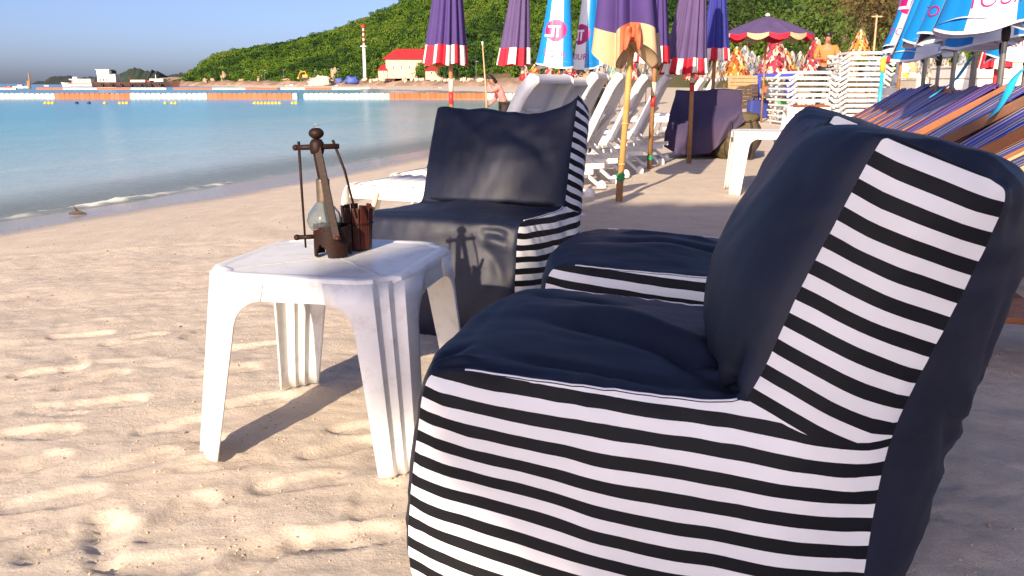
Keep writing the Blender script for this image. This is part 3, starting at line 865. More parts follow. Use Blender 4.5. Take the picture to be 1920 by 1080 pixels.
# ------------------------------------------------------------------ moulded plastic tables
def plastic_table(label, loc, rz, w=.47, dpt=.50, h=.475, splay=.035, group=None, m_='table_plastic', detail=True):
    root = thing('plastic_table', label, 'table', loc, rz, group)
    cw = .108                                              # fluted corner width along each face
    hx, hy = w / 2, dpt / 2
    # tabletop with stepped, notched corners and a rolled rim
    def outline(ins):
        pts = []
        for sx, sy in ((-1, -1), (1, -1), (1, 1), (-1, 1)):
            a = [(sx * (hx - cw - ins * .3), sy * (hy - ins)), (sx * (hx - cw * .64 - ins * .5), sy * (hy - cw * .16 - ins * .7)), (sx * (hx - cw * .60 - ins * .5), sy * (hy - cw * .34 - ins * .7)), (sx * (hx - cw * .34 - ins * .7), sy * (hy - cw * .60 - ins * .5)), (sx * (hx - cw * .16 - ins * .7), sy * (hy - cw * .64 - ins * .5)), (sx * (hx - ins), sy * (hy - cw - ins * .3))]
            if sx * sy < 0: a = a[::-1]
            a = a if (sx, sy) in ((1, -1), (-1, 1)) else a
            pts.append(a)
        # order counter clockwise from front-left
        fl, fr_, br, bl = pts
        o = []
        for blk, start in ((fl, 'y'), (fr_, 'x'), (br, 'y'), (bl, 'x')):
            o.append(blk)
        seq = []
        for blk in o: seq += blk
        ang = sorted(range(len(seq)), key=lambda i: math.atan2(seq[i][1], seq[i][0]))
        return [seq[i] for i in ang]
    mb = MB()
    rings = [(0, -.022), (0, -.008), (.003, -.0025), (.009, 0), (.030, 0), (.034, -.0022), (.040, -.0022)]
    vs, fs = [], []
    n = len(outline(0))
    for ins, dz in rings:
        vs += [(p_[0], p_[1], h + dz) for p_ in outline(ins)]
    for r in range(len(rings) - 1):
        for k in range(n):
            k2 = (k + 1) % n
            fs.append((r * n + k, r * n + k2, (r + 1) * n + k2, (r + 1) * n + k))
    fs.append(tuple((len(rings) - 1) * n + k for k in range(n)))
    mb.add(vs, fs)
    top = mb.build('tabletop', M[m_], root, angle=35)
    if detail:                                             # moulded cross lines on the top
        mt = M['table_line']
        for a, b in (((-hx * .72, -hy * .72), (hx * .72, hy * .72)), ((hx * .72, -hy * .72), (-hx * .72, hy * .72))):
            MB().bar((*a, h - .0016), (*b, h - .0016), .0022, .0016).build('moulded_line', mt, top)
    # legs: two flanges and a fluted corner, splayed outwards; arch into the apron
    zA = h - .125                                           # where the arch springs
    def flange(z):
        wmin = .006 + .012 * (z / h)
        if z < zA: return wmin
        t = min((z - zA) / .062, 1)
        return wmin + .062 * (1 - math.sqrt(max(0, 1 - t * t)))
    zl = [0, .06, .14, .22, .30] + [zA + .062 * t for t in (0, .3, .5, .7, .85, .95, 1)] + [h - .012]
    for sx, sy in ((-1, -1), (1, -1), (1, 1), (-1, 1)):
        rows = []
        for z in zl:
            k = (1 - z / h)
            ox, oy = splay * k, splay * k
            q = 1 - .28 * k                                # corner narrows downwards
            c = cw * q
            f = flange(z)
            X, Y = hx + ox - .004, hy + oy - .004
            pr = [(X - c - f, Y), (X - c - f * .5, Y), (X - c, Y), (X - c * .66, Y - c * .10), (X - c * .62, Y - c * .36), (X - c * .40, Y - c * .40 + .0), (X - c * .36, Y - c * .62), (X - c * .10, Y - c * .66), (X, Y - c), (X, Y - c - f * .5), (X, Y - c - f)]
            rows.append([Vector((sx * a, sy * b, z)) for a, b in pr])
        mb = MB(); mb.grid(rows)
        o = mb.build('leg', M[m_], root, angle=50)
        so = o.modifiers.new('wall', 'SOLIDIFY'); so.thickness = .0055; so.offset = -1 if sx * sy > 0 else 1
    # apron between the legs
    z0 = zA + .062
    for ax, sg in (('x', -1), ('x', 1), ('y', -1), ('y', 1)):
        half = (hx if ax == 'x' else hy) - cw * (1 - .28 * (1 - z0 / h)) - flange(z0) + splay * (1 - z0 / h) - .004
        halft = (hx if ax == 'x' else hy) - cw - flange(h) - .004
        off0 = (hy if ax == 'x' else hx) + splay * (1 - z0 / h) - .004
        off1 = (hy if ax == 'x' else hx) - .004 + splay * .012 / h
        T = .0055
        vs = []
        for zz, hh, of in ((z0, half, off0), (h - .012, halft, off1)):
            for e in (-1, 1):
                for t in (0, -T):
                    a, b = e * hh, sg * (of + t)
                    vs.append((a, b, zz) if ax == 'x' else (b, a, zz))
        MB().add(vs, [(0, 2, 6, 4), (1, 5, 7, 3), (0, 1, 3, 2), (4, 6, 7, 5), (0, 4, 5, 1), (2, 3, 7, 6)]).build('apron', M[m_], root)
    return root
M['table_line'] = mat('table_line', (.42, .40, .38), .5, .3, 20)
TBL = plastic_table('white moulded plastic table carrying the wooden lantern', (-.464, 2.295, 0), R(-12), .53, .54)

# ------------------------------------------------------------------ wooden lantern and slatted cup
TZ = .475
def arch_cup(R0, Hh, notches, th=.006, n=72, nz=14, notch_h=.030):
    """cylinder wall with round-headed openings cut from the bottom edge"""
    mb = MB()
    vs, fs = [], []
    zs = [Hh * k / nz for k in range(nz + 1)]
    for rr in (R0, R0 - th):
        for z in zs:
            for k in range(n):
                a = 2 * math.pi * k / n
                vs.append((rr * math.cos(a), rr * math.sin(a), z))
    lay = (nz + 1) * n
    def solid(k, j):
        a = 2 * math.pi * (k + .5) / n; z = Hh * (j + .5) / nz
        for c, hw in notches:
            da = (a - c + math.pi) % (2 * math.pi) - math.pi
            if abs(da) < hw and z < notch_h * math.sqrt(max(0, 1 - (da / hw) ** 2)) ** .8 + .004: return False
        return True
    S = [[solid(k, j) for j in range(nz)] for k in range(n)]
    for k in range(n):
        for j in range(nz):
            if not S[k][j]: continue
            k2 = (k + 1) % n
            a, b, c, d = j * n + k, j * n + k2, (j + 1) * n + k2, (j + 1) * n + k
            fs += [(a, b, c, d), (lay + a, lay + d, lay + c, lay + b)]
            if j == 0 or not S[k][j - 1]: fs.append((a, lay + a, lay + b, b))
            if j == nz - 1: fs.append((d, c, lay + c, lay + d))
            if not S[k - 1][j]: fs.append((a, d, lay + d, lay + a))
            if not S[k2][j]: fs.append((b, lay + b, lay + c, c))
    mb.add(vs, fs)
    return mb
lc = G(625, 478, TZ)
lant = thing('wooden_lantern', 'dark wooden table lantern with a round glass oil bulb', 'lantern', (lc.x, lc.y, TZ + .001), 0)
lant.scale = (.95, .95, .93)
cup = arch_cup(.052, .085, ((R(-118), .36), (R(-10), .34), (R(110), .36))).build('base_cup', M['dark_wood'], lant, angle=40)
MB().lathe([(.0, .038), (.044, .038), (.0455, .042), (.044, .046), (.0, .046)], 28).build('cup_floor', M['dark_wood'], cup, smooth=True)
hub = Vector((-.030, -.005, .305))
MB().lathe([(.0, -.020), (.017, -.018), (.020, -.006), (.019, .012), (.013, .022), (0, .024)], 20, center=hub).build('hub', M['dark_wood'], lant, smooth=True)
kn = MB().lathe([(.0, .022), (.010, .024), (.0185, .031), (.021, .038), (.0185, .046), (.011, .052), (0, .054)], 24, center=hub).build('knob', M['black_wood'] if 'black_wood' in M else M['dark_wood'], lant, smooth=True)
MB().tube([hub + Vector((math.cos(a) * .005, 0, .059 + math.sin(a) * .005)) for a in np.linspace(0, 6.283, 13)], .0012, 6).build('ring', M['steel'], kn, smooth=True)
MB().tube([hub + Vector((-.056, 0, -.001)), hub + Vector((-.030, 0, 0)), hub + Vector((.060, 0, .003))], [.0075, .008, .0075], 10).build('crossbar', M['dark_wood'], lant, smooth=True)
MB().lathe([(0, -.009), (.0075, -.006), (.0095, 0), (.0075, .006), (0, .009)], 12, center=hub + Vector((-.058, 0, -.001))).build('bar_end', M['dark_wood'], lant, smooth=True)
# uprights: two flat slats and two thin rods
MB().bar(hub + Vector((.004, -.012, .0)), (.024, -.058, .055), .020, .007, up=(0, 1, .2)).build('upright_slat', M['dark_wood'], lant, bevel=.001)
MB().bar(hub + Vector((-.006, .016, .0)), (-.012, .056, .055), .022, .007, up=(0, 1, .2)).build('upright_slat', M['dark_wood'], lant, bevel=.001)
MB().tube([hub + Vector((-.049, 0, .016)), (-.078, -.005, .20), (-.074, -.010, .022)], [.004, .0036, .0028], 8).build('rod', M['dark_wood'], lant, smooth=True)
MB().tube([hub + Vector((.044, 0, .020)), (.042, .0, .24), (.070, .003, .105)], [.004, .0036, .003], 8).build('rod', M['dark_wood'], lant, smooth=True)
MB().tube([(-.094, -.012, .052), (-.045, -.010, .054)], .0065, 10).build('peg', M['dark_wood'], lant, smooth=True)
MB().lathe([(0, -.009), (.0075, -.006), (.0095, 0), (.0075, .006), (0, .009)], 12, center=(-.096, -.012, .052)).build('peg_end', M['dark_wood'], lant, smooth=True)
MB().lathe([(0, -.006), (.008, -.004), (.0085, .001), (.005, .005), (0, .006)], 12, center=(.026, -.060, .058)).build('dowel_head', M['red_wood'], lant, smooth=True)
gm, nt, p = new_mat('lamp_glass')
p.inputs['Base Color'].default_value = (.70, .78, .80, 1); p.inputs['Roughness'].default_value = .04; p.inputs['Transmission Weight'].default_value = .92; p.inputs['IOR'].default_value = 1.25
nz = N(nt, 'ShaderNodeTexNoise', i_Scale=60.0, i_Detail=5.0)
rr = N(nt, 'ShaderNodeMapRange', i_1=.45, i_2=.75, i_3=.03, i_4=.35); nt.links.new(nz.outputs['Fac'], rr.inputs[0]); nt.links.new(rr.outputs[0], p.inputs['Roughness'])
M['glass'] = gm
gl = MB().lathe([(.0, .060), (.026, .063), (.043, .079), (.0485, .099), (.043, .120), (.030, .139), (.019, .151), (.017, .158), (.0155, .158), (.0175, .149), (.0285, .1365), (.041, .119), (.0465, .099), (.041, .0805), (.025, .0655), (0, .0625)], 40, center=(-.020, .0, 0)).build('glass_bulb', M['glass'], lant, smooth=True)
M['brass'] = mat('brass', (.22, .17, .12), .35, .3, 40, metal=.7)
prof = []
for k in range(9):
    z = .152 + k * .007
    prof += [(.0175, z), (.0195, z + .0035)]
MB().lathe([(0, .150)] + prof + [(.0165, .218), (0, .219)], 24, center=(-.020, 0, 0)).build('screw_neck', M['brass'], gl, smooth=True)
M['flower'] = mat('flower', (.75, .08, .22), .7, .3, 60, hue2=(.85, .25, .08))
mb = MB()
rr_ = random.Random(5)
for k in range(46):
    a, rad = rr_.random() * 6.28, .034 * math.sqrt(rr_.random())
    c = Vector((-.016 + rad * math.cos(a), -.012 + rad * math.sin(a), .077 + .017 * (1 - (rad / .034) ** 2) + rr_.uniform(-.003, .003)))
    t = Vector((rr_.gauss(0, 1), rr_.gauss(0, 1), rr_.gauss(0, .6))).normalized(); b = t.cross(Vector((0, 0, 1))).normalized()
    s_ = .009
    mb.add([c, c + t * s_ + b * s_ * .5, c + t * s_ * 1.7 + Vector((0, 0, .003)), c + t * s_ - b * s_ * .5], [(0, 1, 2, 3)])
o = mb.build('flower_petals', M['flower'], lant); o['kind'] = 'stuff'

cc = G(672, 466, TZ)
cupo = thing('slatted_cup', 'reddish wooden slatted cup behind the lantern on the table', 'cup', (cc.x, cc.y, TZ + .001), 0)
MB().lathe([(0, 0), (.034, 0), (.035, .004), (.033, .008), (0, .008)], 24).build('cup_base', M['red_wood'], cupo, smooth=True)
for k in range(11):
    a = 2 * math.pi * k / 11 + .2
    ca, sa = math.cos(a), math.sin(a)
    hh = .118 + .004 * math.sin(k * 2.3)
    MB().bar((.034 * ca, .034 * sa, .001), (.0405 * ca, .0405 * sa, hh), .0205, .006, up=(ca, sa, 0)).build('slat', M['red_wood'], cupo, bevel=.002)
MB().bar((.016, .012, .02), (.058, .020, .150), .015, .006, up=(1, 0, 0)).build('stick', M['pale_wood'], cupo, bevel=.001)
MB().tube([(math.cos(a) * .0425, math.sin(a) * .0425, .072) for a in np.linspace(0, 6.283, 30)], .0022, 6).build('binding', M['dark_wood'], cupo, smooth=True)
# ------------------------------------------------------------------ white plastic sun loungers
def make_lounger():
    root = thing('sun_lounger', 'x', 'sun lounger')
    P_ = M['white_plastic']
    Wd = .31
    ang = R(59)
    hz, L_ = .36, .80
    dx, dz = math.cos(ang), math.sin(ang)
    nx, nz_ = dz, -dx                                       # outward normal of the back face (towards +x, down)
    # backrest: shell with deep rolled rims, curling over at the top
    rows = []
    for i in range(22):
        t = i / 21
        l = L_ * t
        curl = max(0, (t - .80) / .20)
        bx, bz = dx * l, hz + dz * l
        bx += .025 * curl ** 2; bz -= .01 * curl ** 2
        wv_ = Wd * (1 - .10 * max(0, (t - .75) / .25) ** 2)
        rim = .085
        row = []
        for y, off in ((-wv_, .075), (-wv_ - .004, .03), (-wv_, -.012), (-wv_ + .03, -.020), (-wv_ + .045, -.006), (-.12, .0), (0, .002), (.12, .0), (wv_ - .045, -.006), (wv_ - .03, -.020), (wv_, -.012), (wv_ + .004, .03), (wv_, .075)):
            row.append(Vector((bx + nx * off, y, bz + nz_ * off)))
        rows.append(row)
    # closing curl of the top edge
    last = rows[-1]
    for k, (ox, oz, sc) in enumerate(((.022, .004, .98), (.042, -.012, .96), (.050, -.045, .95))):
        rows.append([Vector((p.x * 0 + last[6].x + ox + nx * max(0, (p - last[6]).dot(Vector((nx, 0, nz_)))) * .2, p.y * sc, last[6].z + oz)) for p in last])
    o = MB(); o.grid(rows)
    back = o.build('backrest', P_, root, smooth=True)
    so = back.modifiers.new('wall', 'SOLIDIFY'); so.thickness = .006; so.offset = 0
    for k in range(4):                                      # lips of the slots on the back
        l = L_ * (.16 + .19 * k)
        path = [Vector((dx * l + nx * (.012 + .012 * (1 - (j / 4 - 1) ** 2)), -.115 + .23 * j / 8, hz + dz * l + nz_ * .02 - .016 * (1 - (j / 4 - 1) ** 2))) for j in range(9)]
        MB().tube(path, [.006] + [.010] * 7 + [.006], 6).build('louvre', P_, back, smooth=True)
    for sy in (-1, 1):
        y = sy * Wd
        # bed rail, rear leg with rounded foot, front leg, prop
        MB().box((-.52, y, hz - .02), (1.08, .035, .085)).build('side_rail', P_, root, bevel=.012)
        MB().bar((-.10, y * .98, hz + .02), (.42, y * .98, .035), .034, .060, up=(0, 1, 0)).build('leg', P_, root, bevel=.01)
        MB().lathe([(0, -.022), (.045, -.022), (.055, -.010), (.055, .010), (.045, .022), (0, .022)], 16, M=Matrix.Translation((.44, y * .98, .035)) @ Matrix.Rotation(R(90), 4, 'X')).build('foot', P_, root, smooth=True)
        MB().bar((-.80, y * .98, hz), (-.94, y * .98, -.02), .032, .07, up=(0, 1, 0)).build('leg', P_, root, bevel=.01)
        MB().bar((.30, y * .9, hz + .30), (-.28, y * .9, .17), .028, .04, up=(0, 1, 0)).build('prop', P_, root, bevel=.006)
        MB().bar((-.32, y * .93, .185), (.47, y * .93, .225), .026, .048, up=(0, 0, 1)).build('stretcher', P_, root, bevel=.006)
    MB().bar((.26, -Wd, .145), (.26, Wd, .145), .04, .04).build('crossbar', P_, root, bevel=.006)
    for k in range(9):
        x = -.97 + .115 * k
        mb = MB()
        mb.grid([[Vector((x - .045 + .09 * i / 4, -Wd + .02 + (2 * Wd - .04) * j, hz + .012 + .014 * math.sin(math.pi * i / 4))) for j in (0, .5, 1)] for i in range(5)])
        q = mb.build('bed_slat', P_, root, smooth=True)
        so = q.modifiers.new('wall', 'SOLIDIFY'); so.thickness = .008
    # rounded foot end
    rows = []
    for i in range(9):
        t = i / 8
        rows.append([Vector((-1.06 - .09 * math.sin(t * 1.5), -Wd + 2 * Wd * j / 8, hz + .03 - .13 * t * t - .05 * t * (1 - math.cos((j / 4 - 1) * 1.2)))) for j in range(9)])
    mb = MB(); mb.grid(rows)
    q = mb.build('foot_end', P_, root, smooth=True); so = q.modifiers.new('wall', 'SOLIDIFY'); so.thickness = .008
    return root
LZ = SANG
proto = make_lounger()
LG = 'white loungers standing in a row on the sand'
spots = [(1058, 5.2, -9, 'reclined white plastic lounger just behind the facing bean bag, leftmost backrest'), (1094, 6.05, -6, 'reclined white lounger, second backrest from the left, above the bean bag corner'),
         (1141, 7.75, 0, 'reclined white lounger left of the plain bamboo pole'), (1185, 8.75, -2, 'reclined white lounger directly behind the plain bamboo pole'),
         (1227, 9.75, 0, 'reclined white lounger behind the red and white banded pole'), (1264, 10.75, 0, 'reclined white lounger next to the cloth covered heap'),
         (1328, 15.5, -4, 'small far white lounger above the covered heap, left of two'), (1351, 16.8, -4, 'small far white lounger above the covered heap, right of two')]
for i, (u, Y, da, lab) in enumerate(spots):
    o = proto if i == 0 else copy_tree(proto)
    a = LZ + R(da)
    t = AT(u, 150, Y)
    r = Matrix.Rotation(a, 3, 'Z') @ Vector((.44, 0, 0))
    o.location = (t.x - r.x, t.y - r.y, ground_z(t.x - r.x, t.y - r.y) + (-.065 if i < 2 else .0))
    o.rotation_euler = (0, 0, a)
    if i == 0: o.scale = (.80, 1, 1)
    tag(o, lab, 'sun lounger', LG)

# ------------------------------------------------------------------ parasols
def text_mesh(body, size):
    cu = bpy.data.curves.new('lettering', 'FONT')
    cu.body, cu.size, cu.align_x, cu.align_y, cu.resolution_u = body, size, 'CENTER', 'CENTER', 3
    ob = bpy.data.objects.new('lettering', cu); C.objects.link(ob)
    dg = bpy.context.evaluated_depsgraph_get()
    me = bpy.data.meshes.new_from_object(ob.evaluated_get(dg))
    bpy.data.objects.remove(ob); bpy.data.curves.remove(cu)
    return me

class Canopy:
    """furled canopy: radius as a function of angle and height, hung on a pole"""
    def __init__(s, z0, z1, rb, rt, n, amp, seed, sway=(0, 0), curve=1.0, wav=.015):
        s.z0, s.z1, s.rb, s.rt, s.n, s.amp, s.sway, s.curve, s.wav = z0, z1, rb, rt, n, amp, sway, curve, wav
        r = random.Random(seed)
        s.ph = [r.uniform(0, 6.28) for _ in range(6)]
        s.am = [r.uniform(.5, 1.2) for _ in range(4)]
    def at(s, a, t, off=0.0):                               # t: 0 at the bottom edge, 1 at the top
        Rr = s.rb + (s.rt - s.rb) * max(t, 0.0) ** s.curve
        a2 = a + .16 * s.am[0] * math.sin(2 * a + s.ph[0]) + .05 * s.am[1] * math.sin(5 * a + s.ph[1])
        f = .5 + .5 * math.cos(s.n * a2 + s.ph[2])
        f = f ** .7
        r = Rr * (1 - s.amp * (1 - f) * (1 - .25 * t) + .10 * s.am[2] * math.sin(a + s.ph[3]) + .06 * s.am[3] * math.sin(3 * a + s.ph[4])) + off
        k = max(1 - t, 0.0) ** 1.4
        z = s.z0 + (s.z1 - s.z0) * t + (1 - t) ** 6 * s.wav * math.sin(s.n * a2 * .5 + s.ph[5])
        return Vector((r * math.cos(a) + s.sway[0] * k, r * math.sin(a) + s.sway[1] * k, z))
    def patch(s, a0, a1, t0, t1, na, nt_, off=0.0):
        mb = MB()
        mb.grid([[s.at(a0 + (a1 - a0) * i / na, t0 + (t1 - t0) * j / nt_, off) for j in range(nt_ + 1)] for i in range(na + 1)])
        return mb
    def decal(s, me, a0, t0, off):
        """map a flat x/y mesh onto the cloth"""
        H_ = s.z1 - s.z0
        vs = []
        for v in me.vertices:
            t = t0 + v.co.y / H_
            Rr = s.rb + (s.rt - s.rb) * max(t, 0) ** s.curve
            vs.append(s.at(a0 + v.co.x / (Rr * .93), t, off))
        return MB().add(vs, [tuple(p.vertices) for p in me.polygons])

def pole_parts(root, h, r, wood, bands=(), lean=(0, 0), n=10):
    def at(z): return Vector((lean[0] * z, lean[1] * z, z))
    MB().tube([at(-.12), at(h * .5), at(h)], r, n).build('pole', wood, root, smooth=True)
    for z0, z1, m_ in bands:
        MB().tube([at(z0), at(z1)], r * 1.035, n, cap=True).build('painted_band', m_, root, smooth=True)

def furled(name, label, base, canopy, body, panels, val_h, pole, group, npan=12, nseg=7, finial=True, lean=(0, 0)):
    root = thing(name, label, 'parasol', base, 0, group)
    z0, z1 = canopy.z0, canopy.z1
    tv = val_h / (z1 - z0)
    canopy.patch(0, 2 * math.pi, tv, 1, npan * nseg, 12).build('canopy', body, root, smooth=True)
    for k in range(npan):
        a0, a1 = 2 * math.pi * k / npan, 2 * math.pi * (k + 1) / npan
        canopy.patch(a0, a1, 0, tv, nseg, 4, .003).build('valance_panel', panels[k % len(panels)], root, smooth=True)
    # gathered lining seen from below
    mb = MB()
    cz = Vector((canopy.sway[0], canopy.sway[1], z0 + .10))
    mb.grid([[canopy.at(2 * math.pi * i / 40, 0, -.004) * (1 - j * .45) + cz * (j * .45) for j in (0, 1, 2)] for i in range(41)])
    mb.build('lining', panels[0], root, smooth=True)
    pole_parts(root, z1 + .06, pole[0], pole[1], pole[2] if len(pole) > 2 else (), lean)
    if finial:
        MB().lathe([(0, 0), (canopy.rt * .9, .0), (canopy.rt * .7, .04), (0, .07)], 12, center=(0, 0, z1)).build('finial', M['white_cloth'], root, smooth=True)
    return root
PG = 'furled parasols in the row by the loungers'
RW = [M['red_cloth'], M['white_cloth']]
def zat(u, v, Y): return AT(u, v, Y).z
def put(u, Y, v=180):
    p = AT(u, v, Y); return Vector((p.x, p.y, ground_z(p.x, p.y)))
def bands(base, u, Y, segs):
    return [(zat(u, b, Y) - base.z, zat(u, a, Y) - base.z, m_) for a, b, m_ in segs]

b = put(846, 9.3)
cn = Canopy(zat(846, 121, 9.3) - b.z, 2.55 - b.z, .235, .05, 11, .30, 4, (-.085, 0))
furled('furled_parasol', 'furled purple parasol with red and white valance, leftmost, above the facing bean bag', b, cn, M['purple_cloth'], RW, .19, (.024, M['wood_pole'], bands(b, 846, 9.3, ((148, 172, M['cream_paint']), (172, 195, M['red_paint'])))), PG, 14)
b = put(980, 12.2)
cn = Canopy(zat(980, 122, 12.2) - b.z, 2.75 - b.z, .235, .05, 8, .30, 9, (-.10, 0))
furled('furled_parasol', 'furled purple parasol left of the two blue printed ones', b, cn, M['purple_faded'], [M['red_cloth'], M['red_cloth'], M['white_cloth']], .22, (.026, M['wood_pole'], bands(b, 980, 12.2, ((124, 138, M['cream_paint']), (138, 152, M['red_paint'])))), PG, 12)
b = put(1222, 9.9)
cn = Canopy(zat(1222, 117, 9.9) - b.z, 2.6 - b.z, .20, .05, 11, .28, 12, (-.02, 0))
furled('furled_parasol', 'furled purple parasol on a brown pole with cream and red bands', b, cn, M['purple_cloth'], RW, .17, (.026, M['wood_pole'], bands(b, 1222, 9.9, ((154, 180, M['cream_paint']), (180, 200, M['red_paint'])))), PG, 12, lean=(.02, 0))
MB().lathe([(.029, .10), (.034, .105), (.034, .12), (.030, .125), (.034, .13), (.034, .15), (.029, .155)], 12, center=(.003, 0, 0)).build('green_tie', M['green_tie'], bpy.data.objects['furled_parasol.002'], smooth=True)
b = put(1297, 10.6)
cn = Canopy(zat(1297, 138, 10.6) - b.z, 2.7 - b.z, .285, .06, 13, .30, 15, (-.12, .0), curve=.8)
furled('furled_parasol', 'broad furled purple parasol above the white loungers', b, cn, M['purple_faded'], RW, .17, (.026, M['wood_pole'], bands(b, 1297, 10.6, ((141, 155, M['cream_paint']), (155, 172, M['red_paint'])))), PG, 14)
b = put(1336, 12.6)
cn = Canopy(zat(1336, 113, 12.6) - b.z, 2.6 - b.z, .21, .05, 12, .26, 19, (0, 0))
furled('furled_parasol', 'furled deep blue parasol with red and white valance', b, cn, M['deepblue_cloth'], RW, .16, (.026, M['wood_pole']), PG, 12)
b = put(1683, 15.5)
cn = Canopy(zat(1683, 117, 15.5) - b.z, 3.0 - b.z, .20, .045, 10, .2, 23, (-.06, 0))
furled('furled_parasol', 'slim furled purple parasol left of the blue printed cluster', b, cn, M['purple_faded'], RW, .17, (.026, M['wood_pole']), PG, 12)
b = put(1862, 11.5)
cn = Canopy(zat(1862, 128, 11.5) - b.z, 2.3 - b.z, .21, .05, 8, .28, 27, (-.03, 0))
furled('furled_parasol', 'furled purple parasol with red valance under the blue printed cluster', b, cn, M['purple_faded'], [M['red_cloth'], M['red_cloth'], M['white_cloth']], .20, (.026, M['red_paint']), PG, 12)
# the near one on a plain bamboo pole, its canopy bundled up
b = put(1160, 7.12, 375)
cn = Canopy(zat(1185, 104, 7.12) - b.z, 2.5 - b.z, .30, .15, 6, .46, 33, (.03, 0), curve=.9, wav=.10)
bam = furled('bamboo_parasol', 'parasol with beige and orange valance bundled on a plain bamboo pole', b, cn, M['purple_cloth'], [M['beige_cloth'], M['beige_cloth'], M['orange_cloth'], M['beige_cloth'], M['orange_cloth']], .20, (.025, M['bamboo']), PG, 10, 10, lean=(.055, 0))
for (u, v, w_, h_, an, mm) in ((1176, 72, .05, .17, 8, 'orange_cloth'), (1197, 70, .045, .18, -4, 'orange_cloth')):
    c = AT(u, v, 7.12 - .30) - b
    rot = Matrix.Rotation(R(an), 3, 'Y')
    mb = MB()
    mb.grid([[c + rot @ Vector((w_ * (i / 6 - .5) * (1 + .15 * math.sin(j)), -.028 * math.sin(math.pi * i / 6) - .016 * math.sin(j * 1.1 + i * .7), h_ * (.5 - j / 6))) for j in range(7)] for i in range(7)])
    q = mb.build('loose_flap', M[mm], bam, smooth=True); so = q.modifiers.new('cloth', 'SOLIDIFY'); so.thickness = .003
for z in (.30, .62, 1.05, 1.45):
    MB().lathe([(.0272, -.008), (.030, -.003), (.030, .003), (.0272, .008)], 12, center=(.055 * z, 0, z)).build('bamboo_node', M['bamboo'], bam, smooth=True)
MB().tube([(.0, 0, -.1), (.006, 0, .14), (.011, 0, .21)], .0285, 12).build('pole_sleeve', M['wood_pole'], bam, smooth=True)
MB().lathe([(.030, .0), (.036, .006), (.036, .020), (.031, .026), (.037, .032), (.036, .05), (.030, .056)], 12, center=(.010, 0, .17)).build('green_tie', M['green_tie'], bam, smooth=True)

# blue and white printed parasols
TXT = text_mesh('TOUR', .098)
TBAR = text_mesh('T', .30)
def disc_mesh(r, n=28, rings=5):
    mb = MB()
    mb.grid([[Vector((r * j / rings * math.cos(2 * math.pi * i / n), r * j / rings * math.sin(2 * math.pi * i / n), 0)) for j in range(rings + 1)] for i in range(n + 1)])
    return mb.mesh('disc')
DISC = disc_mesh(.125)
def mono_mesh():
    mb = MB()
    def quad(x0, x1, y0, y1, nx=3, ny=4):
        mb.grid([[Vector((x0 + (x1 - x0) * i / nx, y0 + (y1 - y0) * j / ny, 0)) for j in range(ny + 1)] for i in range(nx + 1)])
    quad(-.09, .055, .030, .055, 6, 1); quad(-.045, -.020, -.075, .030); quad(.010, .035, -.075, .030); quad(-.125, -.045, -.075, -.050, 4, 1)
    return mb.mesh('monogram')
MONO = mono_mesh()
def tour(label, base, z0, z1, rb, sway, seed, first, texts, npan=8, pole_r=.02, n=4, curve=.85, rt=.05):
    """texts: list of (panel, t_text, t_logo)"""
    root = thing('printed_parasol', label, 'parasol', base, 0, 'blue and white printed parasols')
    cn = Canopy(z0 - base.z, z1 - base.z, rb, rt, n, .20, seed, sway, curve, .035)
    H_ = cn.z1 - cn.z0
    for k in range(npan):
        a0, a1 = first + 2 * math.pi * k / npan, first + 2 * math.pi * (k + 1) / npan
        pn = cn.patch(a0, a1, 0, 1, 9, 14).build('canopy_panel', M['tour_blue' if k % 2 == 0 else 'tour_white'], root, smooth=True)
        cn.patch(a0, a1, -.006, .004, 9, 1, .003).build('hem', M['tour_white'], pn, smooth=True)
        for (pk, tt, tl) in texts:
            if pk != k: continue
            am = (a0 + a1) / 2
            if tt is not None: cn.decal(TXT, am, tt / H_, .005).build('lettering', M['tour_magenta'], pn)
            if tl is not None:
                cn.decal(DISC, am, tl / H_, .004).build('logo_disc', M['tour_magenta'], pn, smooth=True)
                cn.decal(MONO, am, tl / H_, .0065).build('logo_letters', M['tour_white'], pn)
    mb = MB()
    c0 = Vector((sway[0], sway[1], cn.z0 + .12))
    mb.grid([[cn.at(2 * math.pi * i / 40, 0, -.005) * (1 - j * .45) + c0 * (j * .45) for j in (0, 1, 2)] for i in range(41)])
    mb.build('lining', M['tour_white'], root, smooth=True)
    pole_parts(root, cn.z1, pole_r, M['steel'])
    MB().lathe([(pole_r, -.05), (pole_r * 1.4, -.035), (pole_r * 1.6, 0), (pole_r * 1.4, .02), (pole_r, .035)], 12, center=(0, 0, cn.z0 - .02)).build('runner', M['black'], root, smooth=True)
    return root
b = put(1052, 11.0)
tour('blue and white printed parasol with the round logo, left of a pair', b, zat(1052, 122, 11), 2.75, .235, (-.06, 0), 3, R(-90 - 90 - 14), ((1, .13, .40),), npan=6, n=3)
b = put(1108, 11.9)
tour('blue and white printed parasol, right of a pair beside the bundled one', b, zat(1108, 124, 11.9), 2.8, .23, (-.03, 0), 8, R(-90 - 90 - 50), ((1, .13, .40), (3, .13, .40)), npan=6, n=3)
